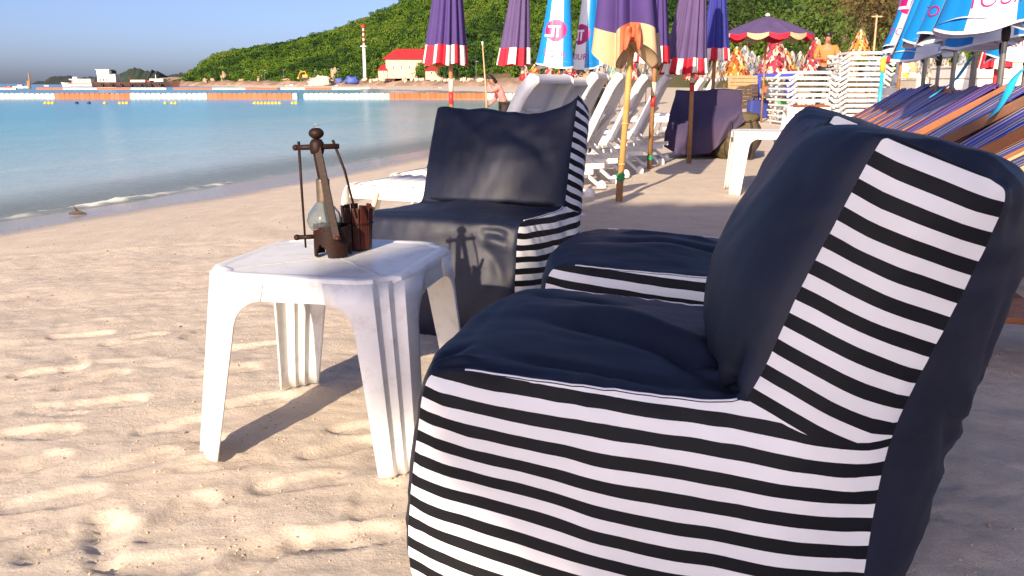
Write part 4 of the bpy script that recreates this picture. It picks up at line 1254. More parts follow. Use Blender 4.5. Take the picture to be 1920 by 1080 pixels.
cl = [  # u_pole, Y, v_bottom, u_bottom shift (m), rb, seed, first angle, texts, label
    (1727, 8.6, 103, -.10, .15, 2, -150, ((1, .10, .36),), 'blue and white printed parasol at the left end of the right-hand cluster'),
    (1729, 8.0, 92, -.05, .15, 5, -160, ((1, .12, .40),), 'printed parasol second from the left of the right-hand cluster'),
    (1754, 7.2, 106, -.05, .17, 7, -112, (), 'plain blue fronted printed parasol in the right-hand cluster'),
    (1781, 7.4, 100, -.03, .15, 11, -122, ((1, .14, .42),), 'printed parasol with a low white panel in the right-hand cluster'),
    (1783, 6.6, 78, -.02, .17, 13, -140, ((1, .12, .46),), 'printed parasol with a large letter in the middle of the right-hand cluster'),
    (1818, 6.0, 82, -.01, .20, 17, -115, ((1, .14, .40), (0, None, .5)), 'printed parasol on the tallest grey pole of the right-hand cluster'),
    (1821, 5.4, 74, .0, .20, 19, -110, ((0, .13, .4), (1, .13, .42)), 'printed parasol swaying over the deck chairs in the right-hand cluster'),
    (1870, 5.2, 80, .02, .20, 23, -125, ((1, .14, .42), (0, .12, .42)), 'printed parasol with its rim flared in the right-hand cluster'),
    (1872, 4.7, 52, .0, .22, 29, -128, ((1, .13, .42),), 'nearest printed parasol of the right-hand cluster with big magenta letters'),
    (1915, 7.6, 108, .02, .19, 31, -132, ((1, .12, .34),), 'low hanging printed parasol at the right edge of the picture'),
]
for u, Y, vb, sw, rb, sd, fa, tx, lab in cl:
    b = put(u, Y)
    tour(lab, b, zat(u, vb, Y), 2.5, rb * 1.15, (sw - .16, -.05), sd, R(fa - 68), tx, npan=6, n=3, pole_r=.014, rt=.05)

# open parasol behind
def open_parasol(label, base, h, rad, body, vals, ribs=16, rise=.42, pole_m='wood_pole', group=None):
    root = thing('open_parasol', label, 'parasol', base, 0, group)
    for k in range(ribs):
        a0, a1 = 2 * math.pi * k / ribs, 2 * math.pi * (k + 1) / ribs
        mb = MB()
        def pt(a, q, sag):
            r = rad * q
            return Vector((r * math.cos(a), r * math.sin(a), h - rise * q ** 1.25 - sag * q))
        mb.grid([[pt(a0 + (a1 - a0) * i / 4, j / 7, .035 * math.sin(math.pi * i / 4)) for j in range(8)] for i in range(5)])
        pn = mb.build('canopy_panel', M[body], root, smooth=True)
        mb = MB()
        rows = []
        for i in range(7):
            a = a0 + (a1 - a0) * i / 6
            e = pt(a, 1, .035 * math.sin(math.pi * i / 6))
            drop = rad * (.07 + .05 * math.sin(math.pi * i / 6))
            o_ = Vector((math.cos(a), math.sin(a), 0)) * .004
            rows.append([e + o_ + Vector((0, 0, .004)), e + o_ - Vector((0, 0, drop * .5)), e + o_ * .4 - Vector((0, 0, drop))])
        mb.grid(rows)
        mb.build('valance_panel', M[vals[k % len(vals)]], root, smooth=True)
        MB().bar(pt(a0, .06, 0) - Vector((0, 0, .02)), pt(a0, .98, 0) - Vector((0, 0, .02)), .012, .012).build('rib', M['wood_pole'], root)
    MB().tube([(0, 0, -.15), (0, 0, h + .02)], .024, 10).build('pole', M[pole_m], root, smooth=True)
    MB().lathe([(0, 0), (.05, 0), (.06, .03), (.03, .07), (0, .08)], 12, center=(0, 0, h)).build('finial', M['white_cloth'], root, smooth=True)
    return root
b = put(1430, 22)
open_parasol('open faded purple parasol standing behind the loungers', b, zat(1430, 30, 22), 1.10, 'purple_faded', ['red_cloth', 'beige_cloth'], 14, .42)
SD = Vector((math.cos(SUN_AZ), math.sin(SUN_AZ))); SN = Vector((SD.y, -SD.x))
# ------------------------------------------------------------------ side tables farther back
t1 = AT(1385, 368, 7.4)
plastic_table('white plastic table between the covered heap and the dark bean bag back', (t1.x + .24, t1.y + .25, ground_z(2.2, 7.6)), R(-8), .50, .50, .53, .03, m_='white_plastic', detail=False)
t2 = AT(1484, 250, 16.6)
plastic_table('small far white plastic table set with bottles and a tray', (t2.x + .32, t2.y + .2, ground_z(5.6, 16.8)), R(-6), .78, .60, .50, .03, m_='white_plastic_far', detail=False)
tb = Vector((t2.x + .32, t2.y + .2, ground_z(5.6, 16.8) + .50))
M['clear_plastic'] = mat('clear_plastic', (.62, .62, .68), .25, .15, 10)
for dx, dy, hh, lab in ((-.16, -.05, .22, 'tall clear bottle on the far table, left one'), (-.07, .0, .23, 'tall clear bottle on the far table, middle one'), (.12, .05, .19, 'shorter clear bottle on the far table'), (.33, -.08, .20, 'cone shaped clear bottle at the right end of the far table')):
    r = thing('bottle', lab, 'bottle', (tb.x + dx, tb.y + dy, tb.z), 0, 'bottles on the far table')
    MB().lathe([(0, 0), (.036, 0), (.038, .02), (.036, hh * .6), (.016, hh * .82), (.014, hh * .95), (0, hh * .95)], 14).build('bottle_body', M['clear_plastic'], r, smooth=True)
    MB().lathe([(0, 0), (.017, 0), (.017, hh * .08), (0, hh * .08)], 10, center=(0, 0, hh * .95)).build('cap', M['white_cloth'], r, smooth=True)
r = thing('serving_tray', 'orange wooden tray on the far table', 'tray', (tb.x + .02, tb.y - .18, tb.z + .001), R(3))
MB().box((0, 0, .012), (.62, .20, .02)).build('tray_base', M['deck_wood'], r, bevel=.004)
for s_ in (-1, 1):
    MB().box((0, s_ * .104, .022), (.62, .012, .04)).build('tray_edge', M['deck_wood'], r, bevel=.003)
MB().box((-.36, 0, .03), (.10, .03, .02)).build('handle', M['deck_wood'], r, bevel=.004)
for dx, lab in ((-.03, 'white bowl on the far table'), (.34, 'white bowl beside the cone shaped bottle')):
    r = thing('bowl', lab, 'bowl', (tb.x + dx, tb.y - .20, tb.z + (.034 if dx < .3 else .001)), 0)
    MB().lathe([(0, 0), (.05, 0), (.09, .05), (.086, .052), (.047, .008), (0, .006)], 20).build('bowl_wall', M['white_cloth'], r, smooth=True)

# ------------------------------------------------------------------ cloth covered heap with a rucksack
hp = AT(1325, 290, 11.6)
heap = thing('covered_heap', 'heap of folded furniture under a dark purple cloth', 'covered heap', (hp.x, hp.y, ground_z(hp.x, hp.y)), R(-12))
def drape(x, y):
    z = .92 + .03 * math.sin(x * 5 + 1)
    return z
rows = []
for i in range(41):
    x = -.44 + .84 * i / 40
    row = []
    for j in range(31):
        q = j / 30
        # down over the front (towards -y), from the ridge
        f = float(fbm(np.array(x * 5.0), np.array(q * 2.0), 13, 3))
        low = .07 + .42 * max(0, (x + .02) / .42) ** 1.2 if x > -.02 else .07 + .10 * max(0, (-x - .25) / .2)
        z = (.865 - .05 * (x - .1) ** 2) * (1 - q) + low * q
        bulge = math.sin(min(q * 1.25, 1) * math.pi / 2)
        y = .14 - .50 * bulge - .16 * q + .09 * f * q + .045 * math.sin(x * 17 + 2.4 * q + 3 * f) * q
        row.append(Vector((x - .10 * q * (1 if x < 0 else -.15) + .03 * f, y, z + .012 * math.sin(x * 9))))
    rows.append(row)
mb = MB(); mb.grid(rows)
q_ = mb.build('cloth_front', M['cover_cloth'], heap, smooth=True); so = q_.modifiers.new('cloth', 'SOLIDIFY'); so.thickness = .006
rows = []
for i in range(25):
    x = -.44 + .84 * i / 24
    rows.append([Vector((x, .14 + .35 * j / 8, (.865 - .05 * (x - .1) ** 2 + .012 * math.sin(x * 9)) - .012 - .75 * (j / 8) ** 2.2)) for j in range(9)])
mb = MB(); mb.grid(rows); mb.build('cloth_back', M['cover_cloth'], heap, smooth=True)
MB().box((-.03, .18, .37), (.68, .36, .70)).build('folded_stack', M['deck_wood_dark'], heap, bevel=.02)
for k in range(4):
    MB().box((-.42 + .02 * k, -.02, .12 + .13 * k), (.06, .5, .035)).build('frame_end', M['black'], heap, bevel=.004)
rk = thing('rucksack', 'olive canvas rucksack slumped against the covered heap', 'rucksack', (hp.x + .32, hp.y - .32, ground_z(hp.x, hp.y) - .01), R(-8))
def blob(name, mt, parent, rx, ry, rz_, c, seed, amp=.12, n=26, m=18, sq=.7):
    P = []
    for i in range(n + 1):
        a = 2 * math.pi * i / n
        row = []
        for j in range(m + 1):
            b_ = math.pi * (j / m - .5)
            cx, cy, cz = math.cos(b_) * math.cos(a), math.cos(b_) * math.sin(a), math.sin(b_)
            cx, cy, cz = (math.copysign(abs(w_) ** sq, w_) for w_ in (cx, cy, cz))
            k = 1 + amp * float(fbm(np.array(cx * 2.2 + cz * 1.3 + 7), np.array(cy * 2.2 - cz * 1.7), seed, 4))
            row.append(Vector((c[0] + rx * cx * k, c[1] + ry * cy * k, c[2] + rz_ * cz * k)))
        P.append(row)
    mb = MB(); mb.grid(P)
    return mb.build(name, mt, parent, smooth=True)
blob('bag_body', M['olive'], rk, .27, .22, .28, (0, 0, .27), 3, .35)
blob('front_pocket', M['olive'], rk, .16, .08, .14, (-.02, -.22, .18), 8, .3)
blob('top_flap', M['olive'], rk, .22, .19, .07, (.02, -.02, .53), 11, .3)
for s_ in (-1, 1):
    MB().tube([(s_ * .10, -.10, .57), (s_ * .12, -.27, .46), (s_ * .12, -.305, .25), (s_ * .11, -.25, .08)], .012, 6).build('strap', M['black'], rk, smooth=True)

# ------------------------------------------------------------------ deck chairs packed in rows
def sling_mat(name, base, lines):
    m, nt, p = new_mat(name)
    L = nt.links.new
    tc = N(nt, 'ShaderNodeTexCoord'); sx = N(nt, 'ShaderNodeSeparateXYZ'); L(tc.outputs['Object'], sx.inputs[0])
    mr = N(nt, 'ShaderNodeMapRange', i_1=-.185, i_2=.185); L(sx.outputs['Y'], mr.inputs[0])
    cr = N(nt, 'ShaderNodeValToRGB'); cr.color_ramp.interpolation = 'CONSTANT'
    els = cr.color_ramp.elements
    els[0].position, els[0].color = 0, (*base, 1); els[1].position, els[1].color = .999, (*base, 1)
    for a, w_, c in lines:
        e = els.new(a); e.color = (*c, 1)
        e = els.new(a + w_); e.color = (*base, 1)
    L(mr.outputs[0], cr.inputs[0]); L(cr.outputs[0], p.inputs['Base Color'])
    p.inputs['Roughness'].default_value = .55
    return m
WHT, YEL, GRY, ORG, PNK = (.6, .6, .66), (.62, .48, .06), (.25, .28, .36), (.6, .2, .06), (.45, .2, .35)
SL = [sling_mat('sling_blue', (.012, .028, .42), ((.12, .05, WHT), (.26, .07, YEL), (.45, .06, GRY), (.66, .05, WHT), (.82, .06, YEL))),
      sling_mat('sling_stripe', (.015, .035, .36), ((.08, .08, GRY), (.24, .05, ORG), (.38, .08, WHT), (.58, .06, YEL), (.76, .09, GRY))),
      sling_mat('sling_violet', (.07, .04, .30), ((.15, .06, PNK), (.42, .05, WHT), (.70, .06, ORG)))]
def make_deck_chair(wood, sling):
    root = thing('deck_chair', 'x', 'deck chair')
    hw = .20
    lo, hi = Vector((-.78, 0, .10)), Vector((.52, 0, .88))
    for sy in (-1, 1):
        MB().bar((lo.x, sy * hw, lo.z), (hi.x, sy * hw, hi.z), .026, .044, up=(0, 0, 1)).build('long_rail', wood, root, bevel=.004)
        MB().bar((-.50, sy * (hw - .034), .46), (.48, sy * (hw - .034), .0), .026, .05, up=(0, 0, 1)).build('leg', wood, root, bevel=.004)
        MB().bar((.16, sy * (hw + .03), .61), (.60, sy * (hw + .03), .04), .022, .042, up=(0, 0, 1)).build('rear_strut', wood, root, bevel=.004)
        MB().bar((-.55, sy * (hw + .032), .20), (-.50, sy * (hw + .032), -.02), .024, .045, up=(1, 0, 0)).build('leg', wood, root, bevel=.004)
    for q in (lo.lerp(hi, .05), lo.lerp(hi, .965)):
        MB().bar((q.x, -hw, q.z), (q.x, hw, q.z), .045, .03).build('crossbar', wood, root, bevel=.004)
    MB().bar((.46, -hw, .03), (.46, hw, .03), .04, .03).build('crossbar', wood, root, bevel=.004)
    rows = []
    for i in range(23):
        t = i / 22
        p = lo.lerp(hi, .05 + .915 * t)
        sag = .045 * math.sin(math.pi * t) ** 1.2 * (1.25 - t * .5)
        rows.append([Vector((p.x, -.18 + .36 * j / 8, p.z + .036 - sag * (1 - .25 * (j / 4 - 1) ** 2))) for j in range(9)])
    mb = MB(); mb.grid(rows)
    q = mb.build('fabric_sling', sling, root, smooth=True); so = q.modifiers.new('cloth', 'SOLIDIFY'); so.thickness = .004
    return root
DP = [make_deck_chair(M['deck_wood'], SL[0]), make_deck_chair(M['deck_wood_dark'], SL[1]), make_deck_chair(M['deck_wood'], SL[2]), make_deck_chair(M['pale_wood'], SL[1])]
used = [False] * 4
def place_deck(k, x, y, a, lab, grp, z=0):
    o = DP[k] if not used[k] else copy_tree(DP[k])
    used[k] = True
    o.location = (x, y, ground_z(x, y) + z); o.rotation_euler = (0, 0, a)
    tag(o, lab, 'deck chair', grp)
rd = random.Random(12)
ORD = ['first', 'second', 'third', 'fourth', 'fifth', 'sixth', 'seventh', 'eighth', 'ninth', 'tenth', 'eleventh', 'twelfth', 'thirteenth', 'fourteenth', 'fifteenth', 'sixteenth']
n_ = 16
for i in range(n_):
    t = i / (n_ - 1)
    a, b = AT(1985, 215, 3.7), AT(1712, 160, 9.6)
    x, y = a.x + (b.x - a.x) * t, a.y + (b.y - a.y) * t
    place_deck((0, 1, 0, 2, 1, 0)[i % 6], x - .5 + rd.uniform(-.05, .05), y + rd.uniform(-.03, .03) + .1, SANG + R(rd.uniform(-3, 3)), 'striped sling deck chair, %s from the right edge in the front row' % ORD[i], 'front row of deck chairs', rd.uniform(-.05, .02))
for i in range(7):
    t = i / 6
    a, b = AT(2080, 190, 5.2), AT(1862, 160, 9.5)
    x, y = a.x + (b.x - a.x) * t, a.y + (b.y - a.y) * t
    place_deck((3, 0, 3, 0)[i % 4], x - .2 + rd.uniform(-.05, .05), y, SANG + R(rd.uniform(-3, 3)), 'wooden deck chair, %s from the right in the row behind the poles' % ORD[i], 'second row of deck chairs', rd.uniform(.0, .06))
# blue ribbons tying the parasols down
def ribbon(label, pts, w_=.035):
    P = catmull([tuple(p) for p in pts], 6)
    mb = MB()
    rows = [[Vector(p) + Vector((w_ * .5 * s_, .006 * s_, w_ * .35 * s_)) for s_ in (-1, 0, 1)] for p in P]
    mb.grid(rows)
    o = mb.build('ribbon', M['turquoise'], smooth=True); so = o.modifiers.new('t', 'SOLIDIFY'); so.thickness = .003
    tag(o, label, 'ribbon', 'blue ribbons tied to the poles')
ribbon('bright blue ribbon slanting from the parasol cluster down to the deck chairs', [AT(1822, 108, 5.4), AT(1808, 128, 5.3), AT(1790, 152, 5.2), AT(1766, 168, 5.1), AT(1748, 178, 5.1)], .045)
ribbon('bright blue ribbon hanging at the right edge over the deck chairs', [AT(1924, 125, 4.0), AT(1902, 148, 3.95), AT(1888, 178, 3.9), AT(1874, 200, 3.85), AT(1862, 216, 3.8)], .055)
# brown chair foot seen past the nearest bean bag
fp = G(1915, 700)
r = thing('foot_stool', 'low reddish wooden stool at the right edge behind the nearest bean bag', 'stool', (fp.x + .08, fp.y + .1, ground_z(fp.x, fp.y)), R(-18))
for k in range(4):
    MB().box((0, -.12 + .08 * k, .17), (.42, .066, .022)).build('slat', M['deck_wood'], r, bevel=.004)
for s_ in (-1, 1):
    for q in (-1, 1):
        MB().bar((s_ * .17, q * .12, -.02), (s_ * .15, q * .11, .16), .034, .034).build('leg', M['deck_wood_dark'], r, bevel=.004)
bpy.context.view_layer.update()

# ------------------------------------------------------------------ stacks of white furniture and things behind
def stack(prefix, u, v0, Y, n, dz, w_, rz, lab):
    b = put(u, Y, v0)
    proto_ = None
    for k in range(n):
        if proto_ is None:
            r = thing('stacked_lounger', 'x', 'sun lounger')
            P_ = M['white_plastic_far']
            hw = w_ / 2
            for s_ in (-1, 1):
                MB().bar((s_ * hw, -.45, 0), (s_ * hw * .62, -.45, .16), .05, .05, up=(0, 1, 0)).build('leg', P_, r, bevel=.012)
                MB().bar((s_ * hw, .6, 0), (s_ * hw * .62, .6, .16), .05, .05, up=(0, 1, 0)).build('leg', P_, r, bevel=.012)
                MB().box((s_ * hw * .62, .08, .175), (.06, 1.25, .05)).build('side_rail', P_, r, bevel=.012)
                MB().box((s_ * hw, .08, .06), (.05, 1.25, .045)).build('arm_rail', P_, r, bevel=.012)
            for q in range(6):
                MB().box((0, -.42 + .2 * q, .188), (hw * 1.24, .16, .035)).build('bed_slat', P_, r, bevel=.006)
            MB().box((0, -.52, .165), (hw * 1.3, .04, .055)).build('end_rail', P_, r, bevel=.015)
            proto_ = r; o = r
        else:
            o = copy_tree(proto_)
        o.location = (b.x + rd.uniform(-.02, .02), b.y + rd.uniform(-.03, .03), b.z + k * dz)
        o.rotation_euler = (0, 0, rz + R(rd.uniform(-2, 2)))
        tag(o, lab.replace('lounger in', 'lounger, %s from the bottom of' % ORD[k] if k < n - 1 else 'lounger, topmost of'), 'sun lounger', prefix)
stack('lower stack of white loungers', 1505, 205, 21.0, 9, .125, 1.15, R(4), 'white plastic lounger in the lower stack')
stack('taller stack of white loungers', 1607, 205, 22.0, 13, .122, 1.25, R(-6), 'white plastic lounger in the taller stack')

# wooden slatted lounger, blue frame table, jerrycan, box
b = put(1395, 25.5, 190)
r = thing('wooden_lounger', 'pale wooden slatted lounger standing behind the covered heap', 'sun lounger', b, R(6))
for k in range(9):
    t = k / 8
    MB().bar((-.42, .18 * t, .30 + .80 * t), (.42, .18 * t, .30 + .80 * t), .085, .03, up=(0, 1, .25)).build('slat', M['pale_wood'], r, bevel=.005)
for s_ in (-1, 1):
    MB().bar((s_ * .40, .03, .22), (s_ * .40, .23, 1.12), .05, .05).build('back_post', M['pale_wood'], r)
    MB().lathe([(0, -.03), (.11, -.03), (.13, 0), (.11, .03), (0, .03)], 16, M=Matrix.Translation((s_ * .36, .1, .12)) @ Matrix.Rotation(R(90), 4, 'Y')).build('wheel', M['black'], r, smooth=True)
    MB().bar((s_ * .40, .05, .25), (s_ * .40, 1.5, .30), .05, .07).build('side_rail', M['pale_wood'], r)
b = put(1447, 26.5, 190)
r = thing('blue_table', 'bright blue wooden table frame under the open parasol', 'table', b, R(-3))
MB().box((0, 0, 1.16), (1.05, .7, .09)).build('tabletop', M['royal_blue'], r, bevel=.01)
for s_ in (-1, 1):
    for q in (-1, 1):
        MB().bar((s_ * .50, q * .3, 0), (s_ * .47, q * .3, 1.12), .09, .09).build('leg', M['royal_blue'], r)
MB().box((0, 0, .58), (.98, .6, .04)).build('shelf', M['pale_wood'], r)
for k, (dx, lab) in enumerate(((-.18, 'orange bundle on the blue table shelf'), (.12, 'second orange bundle on the blue table shelf'))):
    o = blob('cloth_bundle', M['orange_cloth'], None, .15, .14, .12, (0, 0, .12), 5 + k, .5, 14, 10)
    o.location = (b.x + dx, b.y - .12, b.z + .60); tag(o, lab, 'bundle')
b = put(1421, 24.5, 190)
r = thing('jerrycan', 'blue plastic jerrycan standing on the sand before the wooden lounger', 'jerrycan', b, R(5))
MB().prism([(-.23, -.16), (.23, -.16), (.26, -.12), (.26, .12), (.23, .16), (-.23, .16), (-.26, .12), (-.26, -.12)], .48).build('can_body', M['can_blue'], r, bevel=.03)
MB().tube([(-.12, 0, .48), (-.10, 0, .56), (.08, 0, .56), (.10, 0, .48)], .022, 8).build('handle', M['can_blue'], r, smooth=True)
MB().lathe([(0, 0), (.045, 0), (.045, .05), (0, .05)], 12, center=(.18, 0, .48)).build('cap', M['black'], r)
b = put(1467, 23.3, 190)
r = thing('carton', 'white carton with a green printed top standing on the sand', 'carton', b, R(-4))
MB().box((0, 0, .27), (.34, .24, .54)).build('box_body', M['white_cloth'], r, bevel=.006)
M['green_print'] = mat('green_print', (.05, .55, .06), .5, .1, 8)
MB().box((0, -.1215, .42), (.30, .003, .19)).build('green_print', M['green_print'], r)
MB().box((-.158, -.1215, .16), (.018, .003, .30)).build('green_print', M['green_print'], r)
MB().box((.158, -.1215, .16), (.018, .003, .30)).build('green_print', M['green_print'], r)
M['grey_print'] = mat('grey_print', (.25, .27, .26), .6, .3, 30)
MB().lathe([(.07, 0), (.07, .002), (.055, .002), (.055, 0)], 20, M=Matrix.Translation((0, -.121, .19)) @ Matrix.Rotation(R(90), 4, 'X')).build('printed_ring', M['grey_print'], r)
MB().box((0, -.1215, .085), (.19, .003, .025)).build('printed_line', M['grey_print'], r)
# clear bags on the wooden lounger end
o = blob('plastic_bag', M['clear_plastic'], None, .20, .16, .17, (0, 0, .16), 21, .7, 16, 12); q = put(1452, 24.9, 190); o.location = (q.x, q.y, q.z + .55); tag(o, 'pale plastic bag in front of the blue table', 'bag')
MB().lathe([(0, 0), (.19, 0), (.22, .2), (.20, .54), (0, .55)], 12).build('crate_under_bag', M['pale_wood'], o, loc=(0, 0, -.55))

# ------------------------------------------------------------------ patchwork tassel parasols at the back
def patch_mat(name, cols, scale=9.0):
    m, nt, p = new_mat(name)
    L = nt.links.new
    tc = N(nt, 'ShaderNodeTexCoord')
    mp = N(nt, 'ShaderNodeMapping'); mp.inputs['Scale'].default_value = (1, 1, .55); L(tc.outputs['Object'], mp.inputs['Vector'])
    vo = N(nt, 'ShaderNodeTexVoronoi', i_Scale=scale); L(mp.outputs[0], vo.inputs['Vector'])
    sp_ = N(nt, 'ShaderNodeSeparateColor'); L(vo.outputs['Color'], sp_.inputs[0])
    cr = N(nt, 'ShaderNodeValToRGB'); cr.color_ramp.interpolation = 'CONSTANT'
    cols = [tuple(.62 * q for q in c) for c in cols]
    els = cr.color_ramp.elements
    els[0].position, els[0].color = 0, (*cols[0], 1); els[1].position, els[1].color = (len(cols) - 1) / len(cols), (*cols[-1], 1)
    for i in range(1, len(cols) - 1):
        e = els.new(i / len(cols)); e.color = (*cols[i], 1)
    L(sp_.outputs[0], cr.inputs[0]); L(cr.outputs[0], p.inputs['Base Color']); p.inputs['Roughness'].default_value = .8
    return m
PM = {'red': patch_mat('patch_red', [(.55, .03, .05), (.70, .55, .45), (.35, .02, .06), (.60, .10, .04), (.75, .70, .62), (.5, .05, .12)]),
      'orange': patch_mat('patch_orange', [(.75, .28, .03), (.62, .10, .03), (.80, .55, .15), (.45, .12, .02), (.75, .65, .45)]),
      'grey': patch_mat('patch_grey', [(.55, .50, .42), (.30, .26, .20), (.68, .62, .52), (.20, .20, .22), (.45, .34, .24)]),
      'bluegrey': patch_mat('patch_bluegrey', [(.40, .46, .55), (.62, .60, .58), (.20, .24, .34), (.55, .48, .42)]),
      'green': patch_mat('patch_green', [(.20, .50, .36), (.35, .58, .45), (.55, .6, .5)])}
def tassel(kind, u, vtop, vbot, Y, lab, group, seed, rad=.30):
    """furled patchwork parasol: tiers of little pointed flaps round a cone"""
    p = AT(u, vbot, Y)
    gz = ground_z(p.x, p.y)
    r = thing('patchwork_parasol', lab, 'parasol', (p.x, p.y, gz), 0, group)
    zt, zb = AT(u, vtop, Y).z - gz, max(AT(u, vbot, Y).z - gz, .15)
    H_ = zt - zb
    rs = random.Random(seed)
    mb = MB()
    tiers = 9
    for k in range(tiers):
        t0 = k / tiers
        r0, r1 = rad * (1 - t0) ** .8 + .03, rad * (1 - (k - .55) / tiers) ** .8 + .05
        z0, z1 = zb + H_ * (t0 + 1.15 / tiers), zb + H_ * (t0 - .05 / tiers)
        nf = max(6, int(15 * (1 - t0 * .6)))
        for q in range(nf):
            a = 2 * math.pi * (q + .5 * (k % 2)) / nf + rs.uniform(-.1, .1); da = math.pi / nf * .98
            rr2 = r1 * rs.uniform(.9, 1.12)
            mb.add([(r0 * math.cos(a - da), r0 * math.sin(a - da), z0), (r0 * math.cos(a + da), r0 * math.sin(a + da), z0), (rr2 * math.cos(a + da * .7), rr2 * math.sin(a + da * .7), z1 + .02), (rr2 * 1.03 * math.cos(a), rr2 * 1.03 * math.sin(a), z1 - .03), (rr2 * math.cos(a - da * .7), rr2 * math.sin(a - da * .7), z1 + .02)], [(0, 1, 2, 3, 4)])
    o = mb.build('patchwork_flaps', PM[kind], r); o['kind'] = 'stuff'
    MB().lathe([(rad * .95, zb), (rad * .5, zb + H_ * .45), (.03, zt - .03), (0, zt)], 14).build('canopy', PM[kind], r, smooth=True)
    MB().tube([(0, 0, -.1), (0, 0, zt + .05)], .022, 6).build('pole', M['wood_pole'], r, smooth=True)
    MB().lathe([(0, 0), (.05, .01), (.045, .06), (0, .09)], 8, center=(0, 0, zt)).build('finial', M['white_cloth'], r, smooth=True)
TG = 'patchwork parasols along the back of the beach'
big = [('red', 1450, 68, 138, 30, 'tall red patchwork parasol right of the open parasol pole', .48), ('orange', 1379, 92, 142, 32, 'orange patchwork parasol left of the open parasol pole', .42), ('red', 1526, 75, 136, 30, 'red patchwork parasol beside the orange shirted person', .42), ('orange', 1610, 60, 110, 34, 'orange patchwork parasol rising above the taller lounger stack', .42),
       ('red', 1030, 128, 152, 44, 'red patchwork parasol just above the leftmost lounger', .40), ('red', 1068, 126, 152, 44, 'red patchwork parasol below the pair of printed parasols, left', .42), ('red', 1088, 122, 152, 44, 'red patchwork parasol below the pair of printed parasols, right', .42), ('orange', 1002, 124, 150, 46, 'orange patchwork parasol at the left end of the back row', .36), ('red', 984, 124, 150, 46, 'slim red patchwork parasol beside the banded pole at the left', .26), ('orange', 1052, 128, 150, 46, 'small orange patchwork parasol between two red ones', .3),
       ('orange', 1470, 95, 136, 33, 'orange patchwork parasol half behind the tall red one', .40), ('bluegrey', 1394, 90, 140, 34, 'blue and grey patchwork parasol next to the orange one', .42), ('bluegrey', 1408, 100, 140, 35, 'grey and blue patchwork parasol left of the open parasol pole', .40), ('red', 1184, 108, 150, 40, 'red patchwork parasol behind the bamboo pole', .3), ('red', 1300, 120, 150, 36, 'red patchwork parasol behind the cloth covered heap', .35), ('green', 1148, 112, 148, 42, 'pale green patchwork parasol left of the bamboo pole', .22), ('grey', 1163, 105, 150, 42, 'tall grey patchwork parasol left of the bamboo pole', .38), ('bluegrey', 1137, 112, 150, 42, 'slim blue grey patchwork parasol behind the printed pair', .24)]
for i, (k_, u, vt, vb, Y, lab, rad) in enumerate(big):
    tassel(k_, u, vt, vb, Y, lab, TG, 50 + i, rad)
for i, u in enumerate([1098, 1122, 1174, 1200, 1212, 1318, 1340, 1358, 1420, 1434, 1482, 1497, 1558, 1570, 1582, 1592, 1630, 1642, 1654, 1716, 1742, 1768, 1800]):
    tassel(('grey', 'bluegrey', 'grey')[i % 3], u, 104 + rd.uniform(-8, 10), 150, rd.uniform(34, 46), 'small grey patchwork parasol in the crowded back row', 'small grey patchwork parasols in the back row', 90 + i, rd.uniform(.28, .40))

# odds and ends behind the deck chairs
def crate(u, v, Y, sx, sy, sz, mt, name, lab, cat, z=0, parts='plank'):
    p = put(u, Y, v)
    r = thing(name, lab, cat, (p.x, p.y, p.z + z), R(rd.uniform(-8, 8)))
    nn = max(3, int(sz / .16))
    for k in range(nn):
        MB().box((0, -sy / 2, sz * (k + .5) / nn), (sx, .03, sz / nn * .9)).build(parts, mt, r, bevel=.006)
        MB().box((-sx / 2 + .015, .016, sz * (k + .5) / nn), (.03, sy, sz / nn * .9)).build(parts, mt, r, bevel=.006)
    MB().box((0, 0, sz + .012), (sx * 1.04, sy * 1.1, .025)).build('top', mt, r, bevel=.006)
    return r
crate(1768, 150, 15.0, 1.1, .7, 1.0, M['cream_paint'], 'stall_counter', 'cream painted stall counter behind the grey poles', 'counter')
crate(1838, 150, 14.0, 1.2, .7, 1.15, M['white_cloth'], 'stall_counter', 'white stall counter behind the tallest grey pole', 'counter')
crate(1905, 150, 15.0, 1.3, .7, 1.25, M['cream_paint'], 'stall_counter', 'cream stall counter at the right edge behind the deck chairs', 'counter')
crate(1700, 150, 17.5, .9, .6, .85, M['white_cloth'], 'stall_counter', 'low white counter under the heap of sacks', 'counter')
for k, (u, dz, mt, lab) in enumerate(((1684, 0, 'white_cloth', 'white sack at the left of the heap on the low counter'), (1696, 0, 'yellow', 'yellow sack in the heap on the low counter'), (1708, 0, 'white_cloth', 'white sack at the right of the heap on the low counter'), (1690, .2, 'white_cloth', 'white sack on top of the heap, left'), (1703, .2, 'beige_cloth', 'beige sack on top of the heap, right'))):
    q = put(u, 17.5, 150)
    o = blob('sack', M[mt], None, .13, .14, .13, (0, 0, .12), 60 + k, .7, 14, 10)
    o.location = (q.x, q.y, q.z + .875 + dz); tag(o, lab, 'sack')
q = put(1651, 15.5, 170)
r = thing('painted_post', 'thin pale blue post with a yellow top beside the lounger stack', 'post', q, 0)
MB().tube([(0, 0, -.1), (0, 0, 1.12)], .03, 10).build('shaft', M['turquoise'], r, smooth=True)
MB().tube([(0, 0, 1.12), (0, 0, 1.36)], .045, 10).build('top_band', M['yellow'], r, smooth=True)
